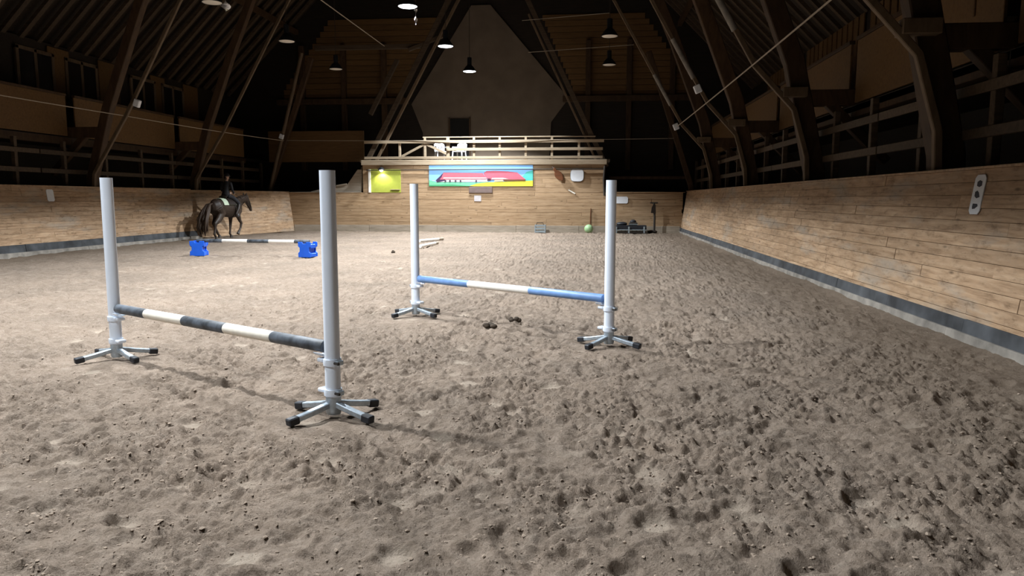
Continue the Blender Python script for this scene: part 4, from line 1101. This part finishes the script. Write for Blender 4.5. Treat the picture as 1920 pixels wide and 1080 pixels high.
rider = thing('person', 'rider in black with a helmet sitting on the dark horse', 'person', HLOC, HROT)
rb = MB()
rb.tube([(0, -.10, 1.66), (0, -.09, 1.76), (0, -.06, 1.92), (0, -.02, 2.06), (0, .0, 2.20), (0, .0, 2.27), (0, .01, 2.30)], [(.15, .12), (.175, .135), (.135, .11), (.155, .12), (.175, .11), (.12, .08), (.05, .05)], 18)
rb.tube([(0, .0, 2.24), (0, .03, 2.40)], [.052, .05], 12)
rb.ell((0, .05, 2.47), (.075, .095, .115), 16, 12)
rb.ell((0, .075, 2.415), (.052, .06, .05), 12, 8)                                 # jaw
rb.tube([(0, .135, 2.49), (0, .165, 2.455), (0, .14, 2.445)], [.012, .016, .012], 8)      # nose
rb.tube([(-.022, .137, 2.415), (0, .143, 2.413), (.022, .137, 2.415)], .008, 8)            # lips
for sx in (-1, 1):
    rb.ell((sx*.076, .04, 2.465), (.012, .022, .032), 8, 6)                        # ear
    rb.tube([(sx*.10, -.08, 1.70), (sx*.22, .08, 1.62), (sx*.355, .27, 1.40)], [.105, .098, .072], 12)
    rb.tube([(sx*.355, .27, 1.40), (sx*.385, .15, 1.16), (sx*.375, .02, .96)], [.07, .062, .045], 12)
    rb.tube([(sx*.375, .0, .93), (sx*.385, .10, .90), (sx*.39, .22, .91)], [(.045, .05), (.045, .04), (.035, .028)], 12)
    rb.ell((sx*.175, .0, 2.195), (.075, .07, .07), 14, 10)                          # shoulder cap
    rb.tube([(sx*.17, .0, 2.20), (sx*.225, -.01, 2.10), (sx*.255, .0, 1.93)], [.065, .058, .046], 12)
    rb.tube([(sx*.255, .0, 1.93), (sx*.20, .15, 1.86), (sx*.11, .30, 1.81)], [.046, .042, .030], 12)
    rb.tube([(sx*.11, .30, 1.81), (sx*.085, .36, 1.80)], [(.030, .040), (.030, .042)], 10)  # palm
    for i in range(4):                                                              # fingers closed on the rein
        z = 1.832-.021*i
        rb.tube([(sx*.085, .36, z), (sx*.06, .395-.004*i, z-.002), (sx*.045, .375, z-.005), (sx*.058, .35, z-.006)], .0095, 8)
    rb.tube([(sx*.095, .33, 1.845), (sx*.075, .365, 1.858), (sx*.055, .385, 1.848)], .0105, 8)
def pick(c):
    if c.z > 2.30: return 0
    if c.y > .30 and c.z > 1.74: return 0
    if c.z > 1.80 : return 1
    if c.z > 1.36: return 2
    return 3
remeshed('body', rb, .0095, 3, [M['skin'], M['jacket'], M['breeches'], M['leather']], rider, pick)
hm = MB().lathe([(.098, -.005), (.108, -.01), (.112, .03), (.10, .085), (.06, .125), (0, .138)], 22, (0, .035, 2.495)).build('helmet', M['helmet'], rider, smooth=True)
MB().prism([(-.09, 0), (-.07, .055), (0, .075), (.07, .055), (.09, 0)], (0, .115, 2.498), (1, 0, 0), (0, 1, -.25), .01).build('visor', M['helmet'], hm)
MB().tube([(-.085, .05, 2.49), (-.07, .09, 2.38), (0, .11, 2.355), (.07, .09, 2.38), (.085, .05, 2.49)], .006, 6).build('chin_strap', M['leather'], hm)
MB().ell((0, -.065, 2.40), (.06, .04, .06), 12, 8).build('hair', M['hair'], rider, smooth=True)
for sx in (-1, 1):
    MB().tube([(sx*.36, .05, 1.40), (sx*.40, .08, 1.10), (sx*.40, .09, .96)], .008, 6).build('stirrup_leather', M['leather'], horse)
    MB().tube([(sx*.385+math.cos(a)*.06, .09, .925+math.sin(a)*.065) for a in [i*2*PI/14 for i in range(15)]], .008, 6).build('stirrup', M['galv'], horse)
